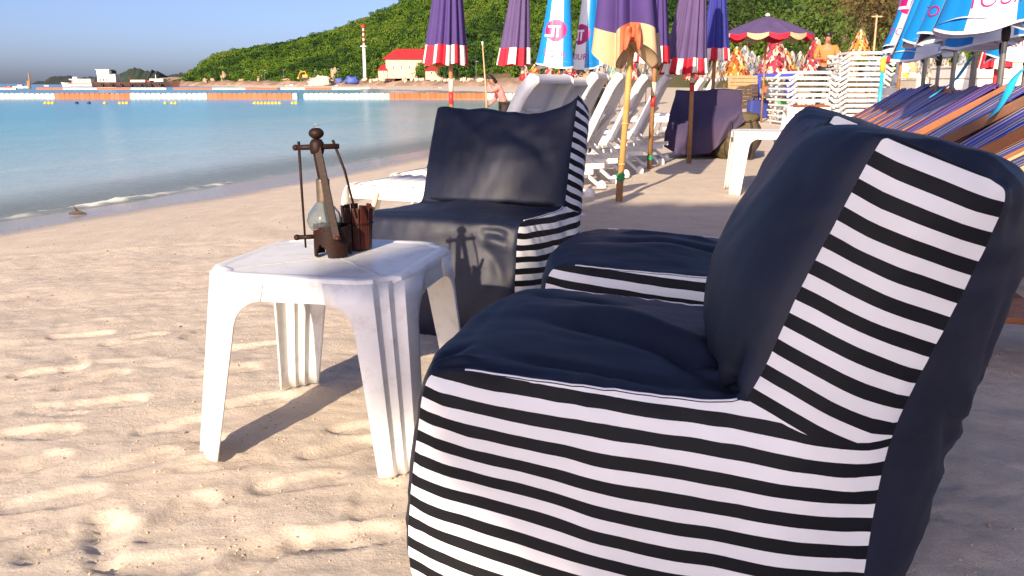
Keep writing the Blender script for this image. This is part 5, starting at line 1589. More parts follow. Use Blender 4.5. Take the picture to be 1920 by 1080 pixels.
# ------------------------------------------------------------------ floating booms, buoys, boats, buildings
def sea_pt(u, Y): p = AT(u, HORIZON, Y); return Vector((p.x, p.y, SEA))
def cube_mesh(mt):
    mb = MB(); mb.box((0, 0, .16), (.475, .5, .62))
    mb.box((0, 0, .49), (.30, .30, .06))
    me = mb.mesh('float_cube', mt); return me
CM = {'o': cube_mesh(M['boom_orange']), 'w': cube_mesh(M['boom_white'])}
runs = [(-40, 102, 'w'), (102, 243, 'o'), (243, 388, 'w'), (388, 547, 'o'), (547, 558, 'w'), (569, 730, 'w'), (730, 912, 'o'), (912, 1010, 'w')]
YB = 88
for u0, u1, c in runs:
    a, b = sea_pt(u0, YB), sea_pt(u1, YB)
    n = max(1, round((b.x - a.x) / .5))
    st_ = 'leftmost' if u0 < 0 else ''
    lab = {-40: 'white run of float cubes at the left edge', 102: 'orange run of float cubes nearest the left edge', 243: 'white run of float cubes below the ship', 388: 'orange run of float cubes in the middle of the near boom', 547: 'short white end of the near boom at the gap', 569: 'white run of float cubes right of the gap', 730: 'orange run of float cubes behind the leftmost parasol pole', 912: 'white run of float cubes behind the pink shirted person'}[u0]
    r = thing('float_boom', lab, 'float boom', a, 0, 'near floating boom')
    for k in range(n):
        o = bpy.data.objects.new('float_cube', CM[c]); C.objects.link(o); o.parent = r
        o.location = ((b.x - a.x) * (k + .5) / n, 0, rd.uniform(-.025, .025)); o.rotation_euler = (R(rd.uniform(-3, 3)), R(rd.uniform(-3, 3)), 0)
far_runs = [(-20, 30, 'w'), (68, 118, 'o'), (118, 182, 'w'), (182, 245, 'o'), (245, 312, 'w'), (325, 398, 'o'), (398, 460, 'w'), (460, 520, 'o'), (526, 572, 'w'), (572, 622, 'o'), (622, 694, 'w'), (694, 708, 'o'), (708, 754, 'w'), (760, 812, 'w'), (850, 880, 'w'), (890, 975, 'w')]
cnt = {'o': 0, 'w': 0}
for i, (u0, u1, c) in enumerate(far_runs):
    cnt[c] += 1
    a, b = sea_pt(u0, 230), sea_pt(u1, 230)
    n = max(1, round((b.x - a.x) / .8))
    mb = MB()
    for k in range(n):
        mb.box(((b.x - a.x) * (k + .5) / n, 0, .12), ((b.x - a.x) / n * .97, .6, .62))
    o = mb.build('float_line', M['boom_orange' if c == 'o' else 'boom_white'], None, loc=a)
    tag(o, '%s stretch of the far floating line, %s of its colour from the left' % ({'w': 'white', 'o': 'orange'}[c], ORD[cnt[c] - 1]), 'float boom', 'far floating line, white' if c == 'w' else 'far floating line, orange')
for i, (u, w_, lab) in enumerate(((88, 3, 'yellow buoy cluster at the far left below the boom'), (140, 1, 'small dark buoy right of the left yellow cluster'), (163, 1, 'small dark buoy, second from the left'), (193, 1, 'single small yellow buoy'), (228, 3, 'yellow buoy cluster left of centre below the boom'), (307, 1, 'small yellow buoy, left of a pair'), (323, 2, 'small yellow buoy, right of a pair'), (499, 8, 'long row of yellow buoys on a line'), (550, 2, 'short pair of yellow buoys near the boom gap'))):
    p = sea_pt(u, 66)
    r = thing('buoy', lab, 'buoy', p, 0, 'yellow buoys below the near boom')
    for k in range(w_):
        MB().lathe([(0, -.12), (.10, -.08), (.13, .02), (.10, .12), (0, .15)], 12, center=((k - (w_ - 1) / 2) * .26, 0, .0)).build('float_ball', M['yellow'] if 'dark' not in lab else M['black'], r, smooth=True)
    if w_ > 1:
        MB().tube([(-w_ * .14, 0, 0), (w_ * .14, 0, 0)], .03, 6).build('rope', M['yellow'], r, smooth=True)
M['hull_rust'] = mat('hull_rust', (.16, .06, .035), .8, .35, .5, hue2=(.07, .035, .03))
M['ship_white'] = mat('ship_white', (.76, .74, .66), .6, .12, .6, dirt=(.3, .2, .12), dirt_amt=.4)
M['glass_dark'] = mat('glass_dark', (.02, .03, .04), .15, .1, 3)
M['roof_red'] = mat('roof_red', (.52, .025, .03), .6, .2, .4)
M['wall_cream'] = mat('wall_cream', (.62, .45, .34), .8, .12, .4)
M['tower_white'] = mat('tower_white', (.78, .76, .72), .6, .1, .5)
M['digger_yellow'] = mat('digger_yellow', (.70, .33, .03), .5, .15, 1)
M['tarp_blue'] = mat('tarp_blue', (.06, .10, .38), .6, .2, .6)
M['rock_pale'] = mat('rock_pale', (.52, .45, .37), .9, .25, .5, .5, 1.5)
M['rock_tan'] = mat('rock_tan', (.40, .27, .18), .9, .3, .3, .5, 1.5)
def px(Y): return Y / (FPX * .97)
def hull(L_, B_, H_, mt, parent, name='hull', bow=1, sheer=.3):
    """boat hull: pointed at +x (bow)"""
    rows = []
    for i in range(17):
        t = i / 16
        x = (t - .5) * L_
        w_ = B_ / 2 * (1 - max(0, (t - .62) / .38) ** 2.0) * (1 - .15 * max(0, (.12 - t) / .12))
        zt = H_ * (1 + sheer * max(0, (t - .5) / .5) ** 2 + .08 * max(0, (.3 - t) / .3))
        w_ = max(w_, .01)
        ov = (H_ * .5) * max(0, (t - .8) / .2)
        rows.append([Vector((x + ov, -w_, zt)), Vector((x + ov * .3, -w_ * .86, zt * .35)), Vector((x, -w_ * .5, -.4)), Vector((x, w_ * .5, -.4)), Vector((x + ov * .3, w_ * .86, zt * .35)), Vector((x + ov, w_, zt))])
    mb = MB(); mb.grid(rows, closed_v=True)
    mb.f.append(tuple(range(5, -1, -1))); n = len(rows)
    return mb.build(name, mt, parent, angle=50)
# rusty cargo ship
Y = 420; k = px(Y)
p = sea_pt(256, Y)
r = thing('cargo_ship', 'rusty brown cargo ship with a white bridge moored in the bay', 'ship', p, 0)
hull(150 * k, 7, 9 * k * .9, M['hull_rust'], r)
def bx(u, v0, v1, w_, d_, mt, name, par, bev=0):
    return MB().box(((u - 256) * k, 0, ((HORIZON + 5 - (v0 + v1) / 2)) * k * 1.0), (w_ * k, d_, (v1 - v0) * k)).build(name, mt, par, bevel=bev)
br = bx(203, 133, 158, 22, 5.5, M['ship_white'], 'bridge', r, .1)
bx(217, 140, 158, 14, 5.0, M['ship_white'], 'deck_house', r, .1)
bx(213, 134, 141, 10, 5.2, M['glass_dark'], 'wheelhouse_window', br)
for i, u in enumerate((197, 203, 209)):
    MB().box(((u - 256) * k, -2.78, (HORIZON + 5 - 150) * k), (2.2 * k, .08, 4 * k)).build('window', M['glass_dark'], br)
bx(203, 132, 133, 25, 6.2, M['ship_white'], 'bridge_roof', r)
MB().tube([((209 - 256) * k, 0, 28 * k), ((209 - 256) * k, 0, 34 * k)], .15, 6).build('mast', M['steel'], r)
MB().tube([((245 - 256) * k, 0, 6 * k), ((245 - 256) * k, 0, 19 * k)], .22, 6).build('derrick', M['hull_rust'], r)
MB().tube([((291 - 256) * k, 0, 6 * k), ((291 - 256) * k, 0, 21 * k)], .18, 6).build('mast', M['ship_white'], r)
bx(295, 148, 155, 24, 4.5, M['ship_white'], 'foredeck_house', r, .1)
bx(262, 150, 154, 26, 4.5, M['cream_paint'], 'deck_cargo', r, .1)
bx(285, 151, 155, 12, 4.5, M['red_paint'], 'deck_cargo', r, .1)
for i in range(7):
    MB().lathe([(.35, -.18), (.75, -.18), (.75, .18), (.35, .18), (.35, -.18)], 14, M=Matrix.Translation(((200 + i * 17 - 256) * k, -3.62, 4.5 * k)) @ Matrix.Rotation(R(90), 4, 'X')).build('tyre_fender', M['black'], r)
# ferry
Y = 470; k = px(Y)
p = sea_pt(150, Y)
r = thing('ferry_boat', 'white passenger ferry left of the cargo ship', 'boat', p, R(180))
hull(62 * k, 5, 7 * k * .8, M['ship_white'], r)
MB().box((-6 * k, 0, 9 * k), (34 * k, 4.2, 5 * k)).build('cabin', M['ship_white'], r, bevel=.1)
MB().box((-4 * k, 0, 12.2 * k), (38 * k, 4.8, .5)).build('roof', M['tower_white'], r)
MB().box((6 * k, 0, 14.5 * k), (8 * k, 3, 4 * k)).build('wheelhouse', M['ship_white'], r, bevel=.1)
for i in range(8):
    MB().box(((-20 + i * 4.2) * k, 2.14, 9.4 * k), (2.4 * k, .06, 2.0 * k)).build('window', M['glass_dark'], r)
MB().box((-2 * k, 2.42, 5.2 * k), (40 * k, .06, .35)).build('red_stripe', M['red_paint'], r)
# small boats
def small_boat(u, Y, w_px, label, mt='ship_white', rz=0, cab=True, name='motor_boat'):
    k = px(Y); p = sea_pt(u, Y)
    r = thing(name, label, 'boat', p, rz)
    L_ = w_px * k
    hull(L_, max(1.2, L_ * .26), max(.5, L_ * .11), M[mt], r)
    if cab:
        MB().box((-.02 * L_, 0, L_ * .16), (L_ * .34, L_ * .17, L_ * .12)).build('cabin', M['ship_white'], r, bevel=.05)
        MB().box((.0, 0, L_ * .235), (L_ * .46, L_ * .22, L_ * .022)).build('canopy', M['tarp_blue'], r)
        MB().box((.155 * L_, 0, L_ * .165), (L_ * .02, L_ * .15, L_ * .08)).build('windscreen', M['glass_dark'], r)
    return r
small_boat(15, 300, 14, 'small red hulled boat at the far left edge', 'red_paint', R(180))
small_boat(38, 300, 26, 'white motor boat moored beside the wooden post', 'ship_white', 0)
small_boat(87, 520, 9, 'tiny boat left of the ferry', 'ship_white', R(180))
small_boat(546, 400, 20, 'white motor boat moored below the rocky bank, left', 'ship_white', R(180))
small_boat(581, 400, 19, 'white motor boat moored below the excavator', 'ship_white', R(180))
small_boat(631, 380, 17, 'white motor boat with a blue awning below the blue tarpaulin', 'ship_white', R(160))
small_boat(680, 370, 18, 'long low white boat below the striped tower', 'ship_white', 0, False, 'rowing_boat')
small_boat(825, 200, 22, 'red and white motor boat seen beside the leftmost parasol pole', 'red_paint', R(175))
# post in the water
p = sea_pt(56, 285); k = px(285)
r = thing('mooring_post', 'dark wooden mooring post standing in the water at the left', 'post', p, 0)
MB().tube([(0, 0, -1), (0, 0, 26 * k)], .25, 10).build('pile', M['wood_pole'], r, smooth=True)
MB().box((-.5, 0, 8 * k), (.6, .5, 10 * k)).build('brace', M['wood_pole'], r)
# striped tower
Y = 455; k = px(Y)
p = AT(684, 134, Y)
r = thing('striped_tower', 'slim white tower with red and white banded top on the hillside', 'tower', p, 0)
MB().lathe([(1.0, -3), (.85, 0), (.72, 42 * k), (0, 42 * k)], 16).build('shaft', M['tower_white'], r, smooth=True)
MB().lathe([(.7, 0), (1.7, .3), (1.7, .8), (0, .8)], 16, center=(0, 0, 41 * k)).build('gallery', M['tower_white'], r)
for i in range(7):
    MB().lathe([(.5, 0), (.5, 4 * k), (0, 4 * k)], 14, center=(0, 0, (44 + 4.2 * i) * k)).build('band', M['roof_red' if i % 2 else 'tower_white'], r)
MB().lathe([(.5, 0), (1.1, .3), (1.1, 1.6), (0, 1.8)], 14, center=(0, 0, 73 * k)).build('lamp_head', M['roof_red'], r)
# houses
def house(label, u, v_base, Y, w_px, h_px, roof_px, depth, ridge_in=.18, windows=(), rz=0, wall='wall_cream', door=None):
    k = px(Y); p = AT(u, v_base, Y)
    r = thing('house', label, 'house', p, rz)
    w_, h_ = w_px * k, h_px * k
    MB().box((0, 0, h_ / 2 - 1), (w_, depth, h_ + 2)).build('wall', M[wall], r)
    rh = roof_px * k
    e = .06 * w_
    vs = [(-w_ / 2 - e, -depth / 2 - 1, h_), (w_ / 2 + e, -depth / 2 - 1, h_), (w_ / 2 + e, depth / 2 + 1, h_), (-w_ / 2 - e, depth / 2 + 1, h_), (-w_ / 2 + w_ * ridge_in, 0, h_ + rh), (w_ / 2 - w_ * ridge_in, 0, h_ + rh)]
    MB().add(vs, [(0, 1, 5, 4), (1, 2, 5), (2, 3, 4, 5), (3, 0, 4), (3, 2, 1, 0)]).build('roof', M['roof_red'], r)
    for (x, z, ww, hh) in windows:
        q = MB().box((x * w_, -depth / 2 - .06, z * h_), (ww * k, .14, hh * k)).build('window', M['tower_white'], r)
        MB().box((x * w_, -depth / 2 - .16, z * h_), (ww * k * .75, .08, hh * k * .75)).build('pane', M['glass_dark'], q)
    return r
house('large cream building with a bright red hipped roof at the hill foot', 785, 139, 430, 108, 25, 18, 14, .14, ((-.38, .45, 1.6, 8), (-.25, .45, 1.6, 8), (-.12, .45, 1.6, 8)))
house('tiny house with a red roof left of the large red roofed building', 719, 139, 425, 15, 7, 9, 5, .3, ((.1, .5, 3, 3),))
house('small red roofed annex below the large building', 818, 141, 405, 36, 8, 7, 6, .2, ((.2, .5, 4, 4), (-.2, .5, 4, 4)))
# excavator
Y = 470; k = px(Y); p = AT(572, 151, Y)
r = thing('excavator', 'yellow excavator with raised arm on the bank', 'excavator', p, 0)
MB().box((0, 0, .9), (4.2, 2.6, 1.2)).build('tracks', M['black'], r, bevel=.2)
MB().box((.3, 0, 2.2), (2.8, 2.4, 1.5)).build('cab', M['digger_yellow'], r, bevel=.15)
MB().tube([(.8, 0, 2.6), (.2, 0, 4.6), (-2.4, 0, 4.2)], [.35, .35, .28], 8).build('boom', M['digger_yellow'], r)
MB().tube([(-2.4, 0, 4.2), (-3.4, 0, 1.8)], [.28, .2], 8).build('arm', M['digger_yellow'], r)
MB().box((-3.4, 0, 1.3), (1.0, 1.1, .9)).build('bucket', M['digger_yellow'], r, bevel=.1)
# heaps, tarpaulin, boulders
def far_blob(name, u, v, Y, w_px, h_px, mt, lab, cat, seed, group=None, sq=.8):
    k = px(Y); p = AT(u, v, Y)
    o = blob(name, M[mt], None, w_px * k / 2, w_px * k / 2.4, h_px * k * .8, (0, 0, -.1 * h_px * k), seed, 1.3 if sq > .7 else .6, 16, 10, sq)
    o.location = p; return tag(o, lab, cat, group)
far_blob('rubble_heap', 608, 152, 440, 36, 9, 'rock_pale', 'pale heap of rubble on the bank', 'heap', 4)
far_blob('tarpaulin', 661, 150, 430, 22, 8, 'tarp_blue', 'blue tarpaulin over goods on the bank', 'tarpaulin', 6, sq=.6)
far_blob('tarpaulin', 636, 150, 432, 14, 5, 'tarp_blue', 'small blue tarpaulin left of the larger one', 'tarpaulin', 7, sq=.6)
for i in range(46):
    u = rd.choice((rd.uniform(690, 905), rd.uniform(690, 905), rd.uniform(345, 690)))
    far_blob('boulder', u, 150.5 + rd.uniform(-2, 1.5), np.interp(u, [a[0] for a in FOOT], [a[1] for a in FOOT]) - 14, rd.uniform(4, 11), rd.uniform(2, 4.5), 'rock_pale' if u > 640 else 'rock_tan', 'pale boulder on the bank below the hill', 'boulder', i, 'boulders along the bank')
for u, v, w_, h_ in ((420, 140, 9, 11), (488, 144, 8, 8), (627, 132, 8, 10)):
    far_blob('rock_outcrop', u, v + 6, np.interp(u, [a[0] for a in FOOT], [a[1] for a in FOOT]) + 3, w_ * 1.4, h_, 'rock_tan', {420: 'bare tan rock face at the left end of the hill', 488: 'bare rock among the trees above the bank', 627: 'tan earth scar on the slope above the rubble heap'}[u], 'rock', int(u))
for i, (u, v0, v1) in enumerate(((497, 134, 153), (532, 133, 152), (564, 134, 152), (591, 134, 151), (634, 131, 152), (893, 118, 150))):
    Y = np.interp(u, [a[0] for a in FOOT], [a[1] for a in FOOT]) - 8
    p = AT(u, v1, Y); k = px(Y)
    r = thing('lamp_post', 'thin grey lamp post on the bank, %s from the left' % ORD[i], 'lamp post', p, 0, 'lamp posts along the bank')
    MB().tube([(0, 0, -1), (0, 0, (v1 - v0) * k)], [.16, .10], 6).build('shaft', M['steel'], r)
    MB().box((.4, 0, (v1 - v0) * k), (1.0, .3, .15)).build('lamp_arm', M['steel'], r)
p = AT(1639, 88, 60)
r = thing('utility_pole', 'tall thin pale pole rising before the hill at the right', 'pole', (p.x, p.y, 0), 0)
MB().tube([(0, 0, -1), (0, 0, AT(1640, 28, 60).z)], [.09, .06], 8).build('shaft', M['pale_wood'], r, smooth=True)
MB().box((0, 0, AT(1640, 31, 60).z), (.7, .08, .08)).build('cross_arm', M['pale_wood'], r)

# ------------------------------------------------------------------ trees and bushes behind the beach
M['bush_leaf'] = leaf_mat('bush_leaf', [(.03, .055, .012), (.06, .10, .02), (.10, .13, .025), (.14, .15, .03)])
M['dry_leaf'] = leaf_mat('dry_leaf', [(.09, .065, .025), (.14, .10, .04), (.10, .10, .03)])
M['trunk'] = mat('trunk', (.14, .09, .055), .9, .3, 3, .4, 12)
def tree(name, u, Y, h, crown_r, label, leaf, seed, leaves=900, trunk_r=.12, group=None, size=.30, flat=.8):
    rs = random.Random(seed)
    p = AT(u, 160, Y)
    r = thing(name, label, 'tree', (p.x, p.y, ground_z(p.x, p.y)), rs.random() * 6)
    mb = MB()
    top = Vector((rs.uniform(-.3, .3), rs.uniform(-.3, .3), h - crown_r * .6))
    mb.tube([(0, 0, -.2), top * .5 + Vector((.1, 0, 0)), top], [trunk_r, trunk_r * .75, trunk_r * .5], 8)
    for q in range(6):
        a = rs.random() * 6.28
        mb.tube([top * rs.uniform(.5, .95), top * .9 + Vector((math.cos(a) * crown_r * .4, math.sin(a) * crown_r * .4, crown_r * .3)), top + Vector((math.cos(a) * crown_r * .8, math.sin(a) * crown_r * .8, crown_r * rs.uniform(0, .6)))], [trunk_r * .45, trunk_r * .3, trunk_r * .12], 6)
    mb.build('trunk', M['trunk'], r, smooth=True)
    me = crown_mesh('crown', rs, crown_r, 9, leaves, size, flat, M[leaf])
    o = bpy.data.objects.new('crown', me); C.objects.link(o); o.parent = r; o.location = top + Vector((0, 0, crown_r * .25))
    return r
tree('leafy_tree', 1530, 62, 5.2, 3.4, 'bright green leafy tree behind the orange shirted person', 'bush_leaf', 4, 1500)
tree('leafy_tree', 1012, 75, 4.6, 2.4, 'green bushy tree below the pair of printed parasols', 'bush_leaf', 6, 1100)
tree('dry_tree', 1575, 66, 7.5, 3.8, 'brownish dry scrub tree right of the orange shirted person', 'dry_leaf', 9, 750)
tree('dry_tree', 1655, 70, 7.2, 4.0, 'brownish dry scrub tree left of the slim purple parasol', 'dry_leaf', 12, 750)
tree('dry_tree', 1625, 74, 8.6, 3.8, 'tall thin brown tree behind the utility pole', 'dry_leaf', 14, 600)
tree('leafy_tree', 1400, 70, 6.5, 3.6, 'dark green tree behind the open parasol', 'bush_leaf', 17, 1300)
tree('leafy_tree', 822, 415, 9, 6.5, 'round yellow green tree in front of the large red roofed building', 'bush_leaf', 21, 700, .3, size=1.1)
# coconut palm
p = AT(1475, 150, 52)
palm = thing('palm_tree', 'low coconut palm behind the tall red patchwork parasol', 'tree', (p.x, p.y, ground_z(p.x, p.y)), 0)
th_ = AT(1475, 100, 52).z
MB().tube([(0, 0, -.2), (.15, 0, th_ * .5), (.1, 0, th_)], [.20, .15, .13], 10).build('trunk', M['trunk'], palm, smooth=True)
rs = random.Random(2)
for q in range(17):
    a = 2 * math.pi * q / 17 + rs.uniform(-.15, .15); up = rs.uniform(.1, 1.0); Lf = rs.uniform(1.7, 2.3)
    mb = MB()
    spine = [Vector((.1 + math.cos(a) * Lf * t, math.sin(a) * Lf * t, th_ + Lf * (up * t - (up * .55 + .75) * t * t))) for t in np.linspace(0, 1, 11)]
    mb.tube(spine, [.03 * (1 - .08 * i) for i in range(11)], 5)
    sd = Vector((-math.sin(a), math.cos(a), 0))
    for i in range(1, 11):
        for s_ in (-1, 1):
            for f_ in (0, .5):
                c = spine[i] if f_ == 0 else (spine[i] + spine[i - 1]) / 2
                fw = (spine[i] - spine[i - 1]).normalized()
                ll = .62 * math.sin(math.pi * min(.95, .12 + i / 11.5))
                tip = c + sd * s_ * ll + fw * ll * .5 - Vector((0, 0, ll * .35))
                mb.add([c, c + fw * .05, tip], [(0, 1, 2)])
    mb.build('frond', M['bush_leaf'], palm)
# unseen tree added behind the camera, crown shaped to shade chairs and table
sh = thing('added_shade_tree', 'unseen tree added behind the camera to shade the chairs and table', 'tree', (0, 0, 0), 0)
AT_ = -12.0
base = SD * AT_ + SN * 2.2
sh.location = (base.x, base.y, 0)
mb = MB()
mb.tube([(0, 0, -.2), (.1, 0, 1.8), (.0, .1, 3.6), (-.1, .1, 5.0)], [.26, .21, .17, .10], 10)
def Lp(n_, z, a_=0):                                         # across the sun, height, along the sun -> local
    q = SN * (n_ - 2.2) + SD * a_
    return Vector((q.x, q.y, z))
lobes = [(-.35, 5.32, .42), (-.78, 5.30, .34), (-1.15, 6.32, .40), (-1.6, 6.32, .38), (-.6, 6.38, .40), (-.2, 6.15, .42), (.05, 5.15, .62), (.15, 5.75, .62), (.75, 5.0, .70), (.75, 5.75, .72), (1.5, 5.1, .8), (1.5, 5.9, .75), (2.3, 5.2, .8), (2.4, 6.0, .8), (3.2, 5.3, .8), (3.2, 6.0, .7), (-.60, 5.95, .38), (-.95, 6.05, .30), (4.0, 5.6, .7)]
lobes = [(n_, z * math.tan(SUN_EL) / .354, rr * 1.06) for n_, z, rr in lobes]
for n_, z, rr in lobes:
    mb.tube([(0, .05, 3.3 + .1 * n_), (Lp(n_, z) * .5 + Vector((0, 0, 2.1))), Lp(n_, z)], [.09, .06, .025], 6)
mb.build('trunk', M['trunk'], sh, smooth=True)
rs = random.Random(8)
vs, fs = [], []
for n_, z, rr in lobes:
    for q in range(int(900 * rr * rr)):
        dv = Vector((rs.gauss(0, 1), rs.gauss(0, 1), rs.gauss(0, 1))).normalized() * rr * rs.uniform(.25, 1.05) ** .6
        c = Lp(n_, z, rs.uniform(-.2, .2)) + dv
        t = Vector((rs.gauss(0, 1), rs.gauss(0, 1), rs.gauss(0, 1))).normalized(); b_ = t.cross(Vector((rs.gauss(0, 1), rs.gauss(0, 1), rs.gauss(0, 1)))).normalized()
        s_ = rs.uniform(.11, .20)
        i = len(vs); vs += [c + t * s_, c + b_ * s_ * .6, c - t * s_, c - b_ * s_ * .6]; fs.append((i, i + 1, i + 2, i + 3))
mb = MB(); mb.v, mb.f = vs, fs
mb.build('crown', M['bush_leaf'], sh)
# ------------------------------------------------------------------ people
def skin_mesh(name, nodes, edges, mt, parent, root_i=0, sub=2):
    me = bpy.data.meshes.new(name)
    me.from_pydata([n[0] for n in nodes], edges, [])
    o = bpy.data.objects.new(name, me); C.objects.link(o); o.parent = parent
    me.materials.append(mt)
    sk = o.modifiers.new('skin', 'SKIN')
    sk.use_smooth_shade = True
    for i, n in enumerate(nodes):
        v = me.skin_vertices[0].data[i]
        r_ = n[1] if hasattr(n[1], '__len__') else (n[1], n[1])
        v.radius = r_
        v.use_root = (i == root_i)
    sb = o.modifiers.new('sub', 'SUBSURF'); sb.levels = sub; sb.render_levels = sub
    return o
def person(label, loc, rz, J, shirt, trousers, hair_long=False, scale=1.0, cap=False):
    """J: joints (x right, y forward, z up)"""
    r = thing('person', label, 'person', loc, rz)
    r.scale = (scale,) * 3
    n, e = [], []
    def add(p, rad, prev=None):
        n.append((p, rad)); i = len(n) - 1
        if prev is not None: e.append((prev, i))
        return i
    pel = add(J['pelvis'], (.125, .10))
    spn = add(J['spine'], (.115, .09), pel); ch = add(J['chest'], (.145, .10), spn); nk = add(J['neck'], .050, ch)
    h0 = add(J['head'], (.075, .088), nk); h1 = add(tuple(a + b for a, b in zip(J['head'], J.get('up', (0, 0, .11)))), (.062, .075), h0)
    for s_ in ('l', 'r'):
        sh_ = add(J['sh_' + s_], .058, ch); el = add(J['el_' + s_], .042, sh_); wr = add(J['wr_' + s_], .028, el)
        d_ = (Vector(J['wr_' + s_]) - Vector(J['el_' + s_])).normalized()
        pm = add(tuple(Vector(J['wr_' + s_]) + d_ * .05), (.034, .018), wr)
        hp_ = add(J['hip_' + s_], .088, pel); kn_ = add(J['kn_' + s_], .058, hp_); an_ = add(J['an_' + s_], .038, kn_)
        toe = tuple(Vector(J['an_' + s_]) + Vector((0, .16, -.045)))
        add(toe, (.035, .025), an_)
    body = skin_mesh('body', n, e, M['skin'], r)
    # clothing as separate skins a little larger
    n, e = [], []
    a = add(J['pelvis'], (.142, .118)); b_ = add(J['spine'], (.135, .11), a); c_ = add(J['chest'], (.165, .122), b_); add(tuple(Vector(J['chest']).lerp(Vector(J['neck']), .55)), (.085, .075), c_)
    for s_ in ('l', 'r'):
        q = add(J['sh_' + s_], .075, c_); w_ = add(J['el_' + s_], .060, q); add(tuple(Vector(J['el_' + s_]).lerp(Vector(J['wr_' + s_]), .9 if J.get('long') else .12)), .046, w_)
    skin_mesh('shirt', n, e, shirt, r)
    n, e = [], []
    a = add(tuple(Vector(J['pelvis']) + Vector((0, 0, -.02))), (.146, .122))
    for s_ in ('l', 'r'):
        q = add(J['hip_' + s_], .104, a); w_ = add(J['kn_' + s_], .076, q); add(tuple(Vector(J['kn_' + s_]).lerp(Vector(J['an_' + s_]), .85)), .060, w_)
    skin_mesh('trousers', n, e, trousers, r)
    # hair, face
    hd = Vector(J['head']); up = Vector(J.get('up', (0, 0, .11))).normalized(); fw = Vector(J.get('face', (0, 1, 0))).normalized()
    sd = fw.cross(up).normalized()
    rot = Matrix((sd, fw, up)).transposed().to_4x4()
    MM = Matrix.Translation(hd) @ rot
    mb = MB()
    rows = []
    for i in range(17):
        a = 2 * math.pi * i / 16
        row = []
        for j in range(9):
            b_ = j / 8
            lo = .085 if math.sin(a) > .35 else (-.10 if hair_long else -.05)
            z = .195 - (0.195 - .045 - lo) * b_ if False else (.19 * math.cos(b_ * 1.45) + lo * b_)
            rr = .080 * math.sin(min(b_ * 1.75, 1.57))
            row.append(MM @ Vector((rr * math.cos(a), rr * 1.15 * math.sin(a) - .012, z)))
        rows.append(row)
    mb.grid(rows); q = mb.build('hair', M['hair'], r, smooth=True); so = q.modifiers.new('t', 'SOLIDIFY'); so.thickness = .012
    MB().lathe([(0, -.018), (.010, -.012), (.012, 0), (.006, .016), (0, .02)], 8, M=MM @ Matrix.Translation((0, .098, .035))).build('nose', M['skin'], body, smooth=True)
    for s_ in (-1, 1):
        MB().lathe([(0, -.008), (.008, 0), (0, .008)], 8, M=MM @ Matrix.Translation((s_ * .032, .086, .065))).build('eye', M['black'], body)
        MB().lathe([(0, -.024), (.010, -.012), (.012, .006), (0, .026)], 8, M=MM @ Matrix.Translation((s_ * .082, 0, .04))).build('ear', M['skin'], body, smooth=True)
    MB().box((0, 0, 0), (.045, .008, .010), M=MM @ Matrix.Translation((0, .090, -.015))).build('mouth', M['red_wood'], body)
    # five fingers on each hand, curled
    for s_ in ('l', 'r'):
        wr, el = Vector(J['wr_' + s_]), Vector(J['el_' + s_])
        d_ = (wr - el).normalized(); sx_ = d_.cross(Vector((0, 1, .2))).normalized(); in_ = d_.cross(sx_)
        for k_, ln in enumerate((.062, .070, .066, .052)):
            st_ = wr + d_ * .075 + sx_ * (-.024 + .016 * k_)
            MB().tube([st_, st_ + d_ * ln * .5 + in_ * .006, st_ + d_ * ln * .8 + in_ * .028], [.009, .008, .006], 6).build('finger', M['skin'], body, smooth=True)
        st_ = wr + d_ * .03 + sx_ * -.03
        MB().tube([st_, st_ + d_ * .035 - sx_ * .022 + in_ * .006, st_ + d_ * .06 - sx_ * .02 + in_ * .02], [.010, .009, .007], 6).build('thumb', M['skin'], body, smooth=True)
    return r
# woman in pink bending over a long pole at the water's edge (seen from the side, facing left)
p = AT(946, 180, 23)
gz = ground_z(p.x, p.y)
J = dict(pelvis=(0, 0, .90), spine=(0, .05, 1.06), chest=(0, .13, 1.28), neck=(0, .22, 1.42), head=(0, .30, 1.47), up=(0, .055, .095), face=(0, .9, -.5), long=True,
         sh_l=(-.16, .17, 1.33), el_l=(-.20, .36, 1.22), wr_l=(-.08, .42, 1.42), sh_r=(.16, .15, 1.32), el_r=(.20, .20, 1.05), wr_r=(.08, .40, .88),
         hip_l=(-.09, 0, .86), kn_l=(-.10, .06, .47), an_l=(-.10, .0, .07), hip_r=(.09, 0, .86), kn_r=(.10, -.02, .47), an_r=(.10, -.10, .07))
person('person in a pink long sleeved top and dark trousers leaning on a long pole', (p.x, p.y, gz), R(97), J, M['pink_shirt'], M['dark_trousers'], True)
pl = AT(932, 180, 23)
r = thing('long_pole', 'long bamboo pole held upright by the pink shirted person', 'pole', (p.x - .44, p.y - .02, gz), 0)
MB().tube([(0, 0, -.2), (-.03, 0, 1.2), (-.11, 0, 2.35)], [.024, .022, .016], 8).build('shaft', M['pale_wood'], r, smooth=True)
MB().tube([(-.11, 0, 2.35), (-.115, 0, 2.45)], .022, 8).build('pole_tip', M['tower_white'], r, smooth=True)
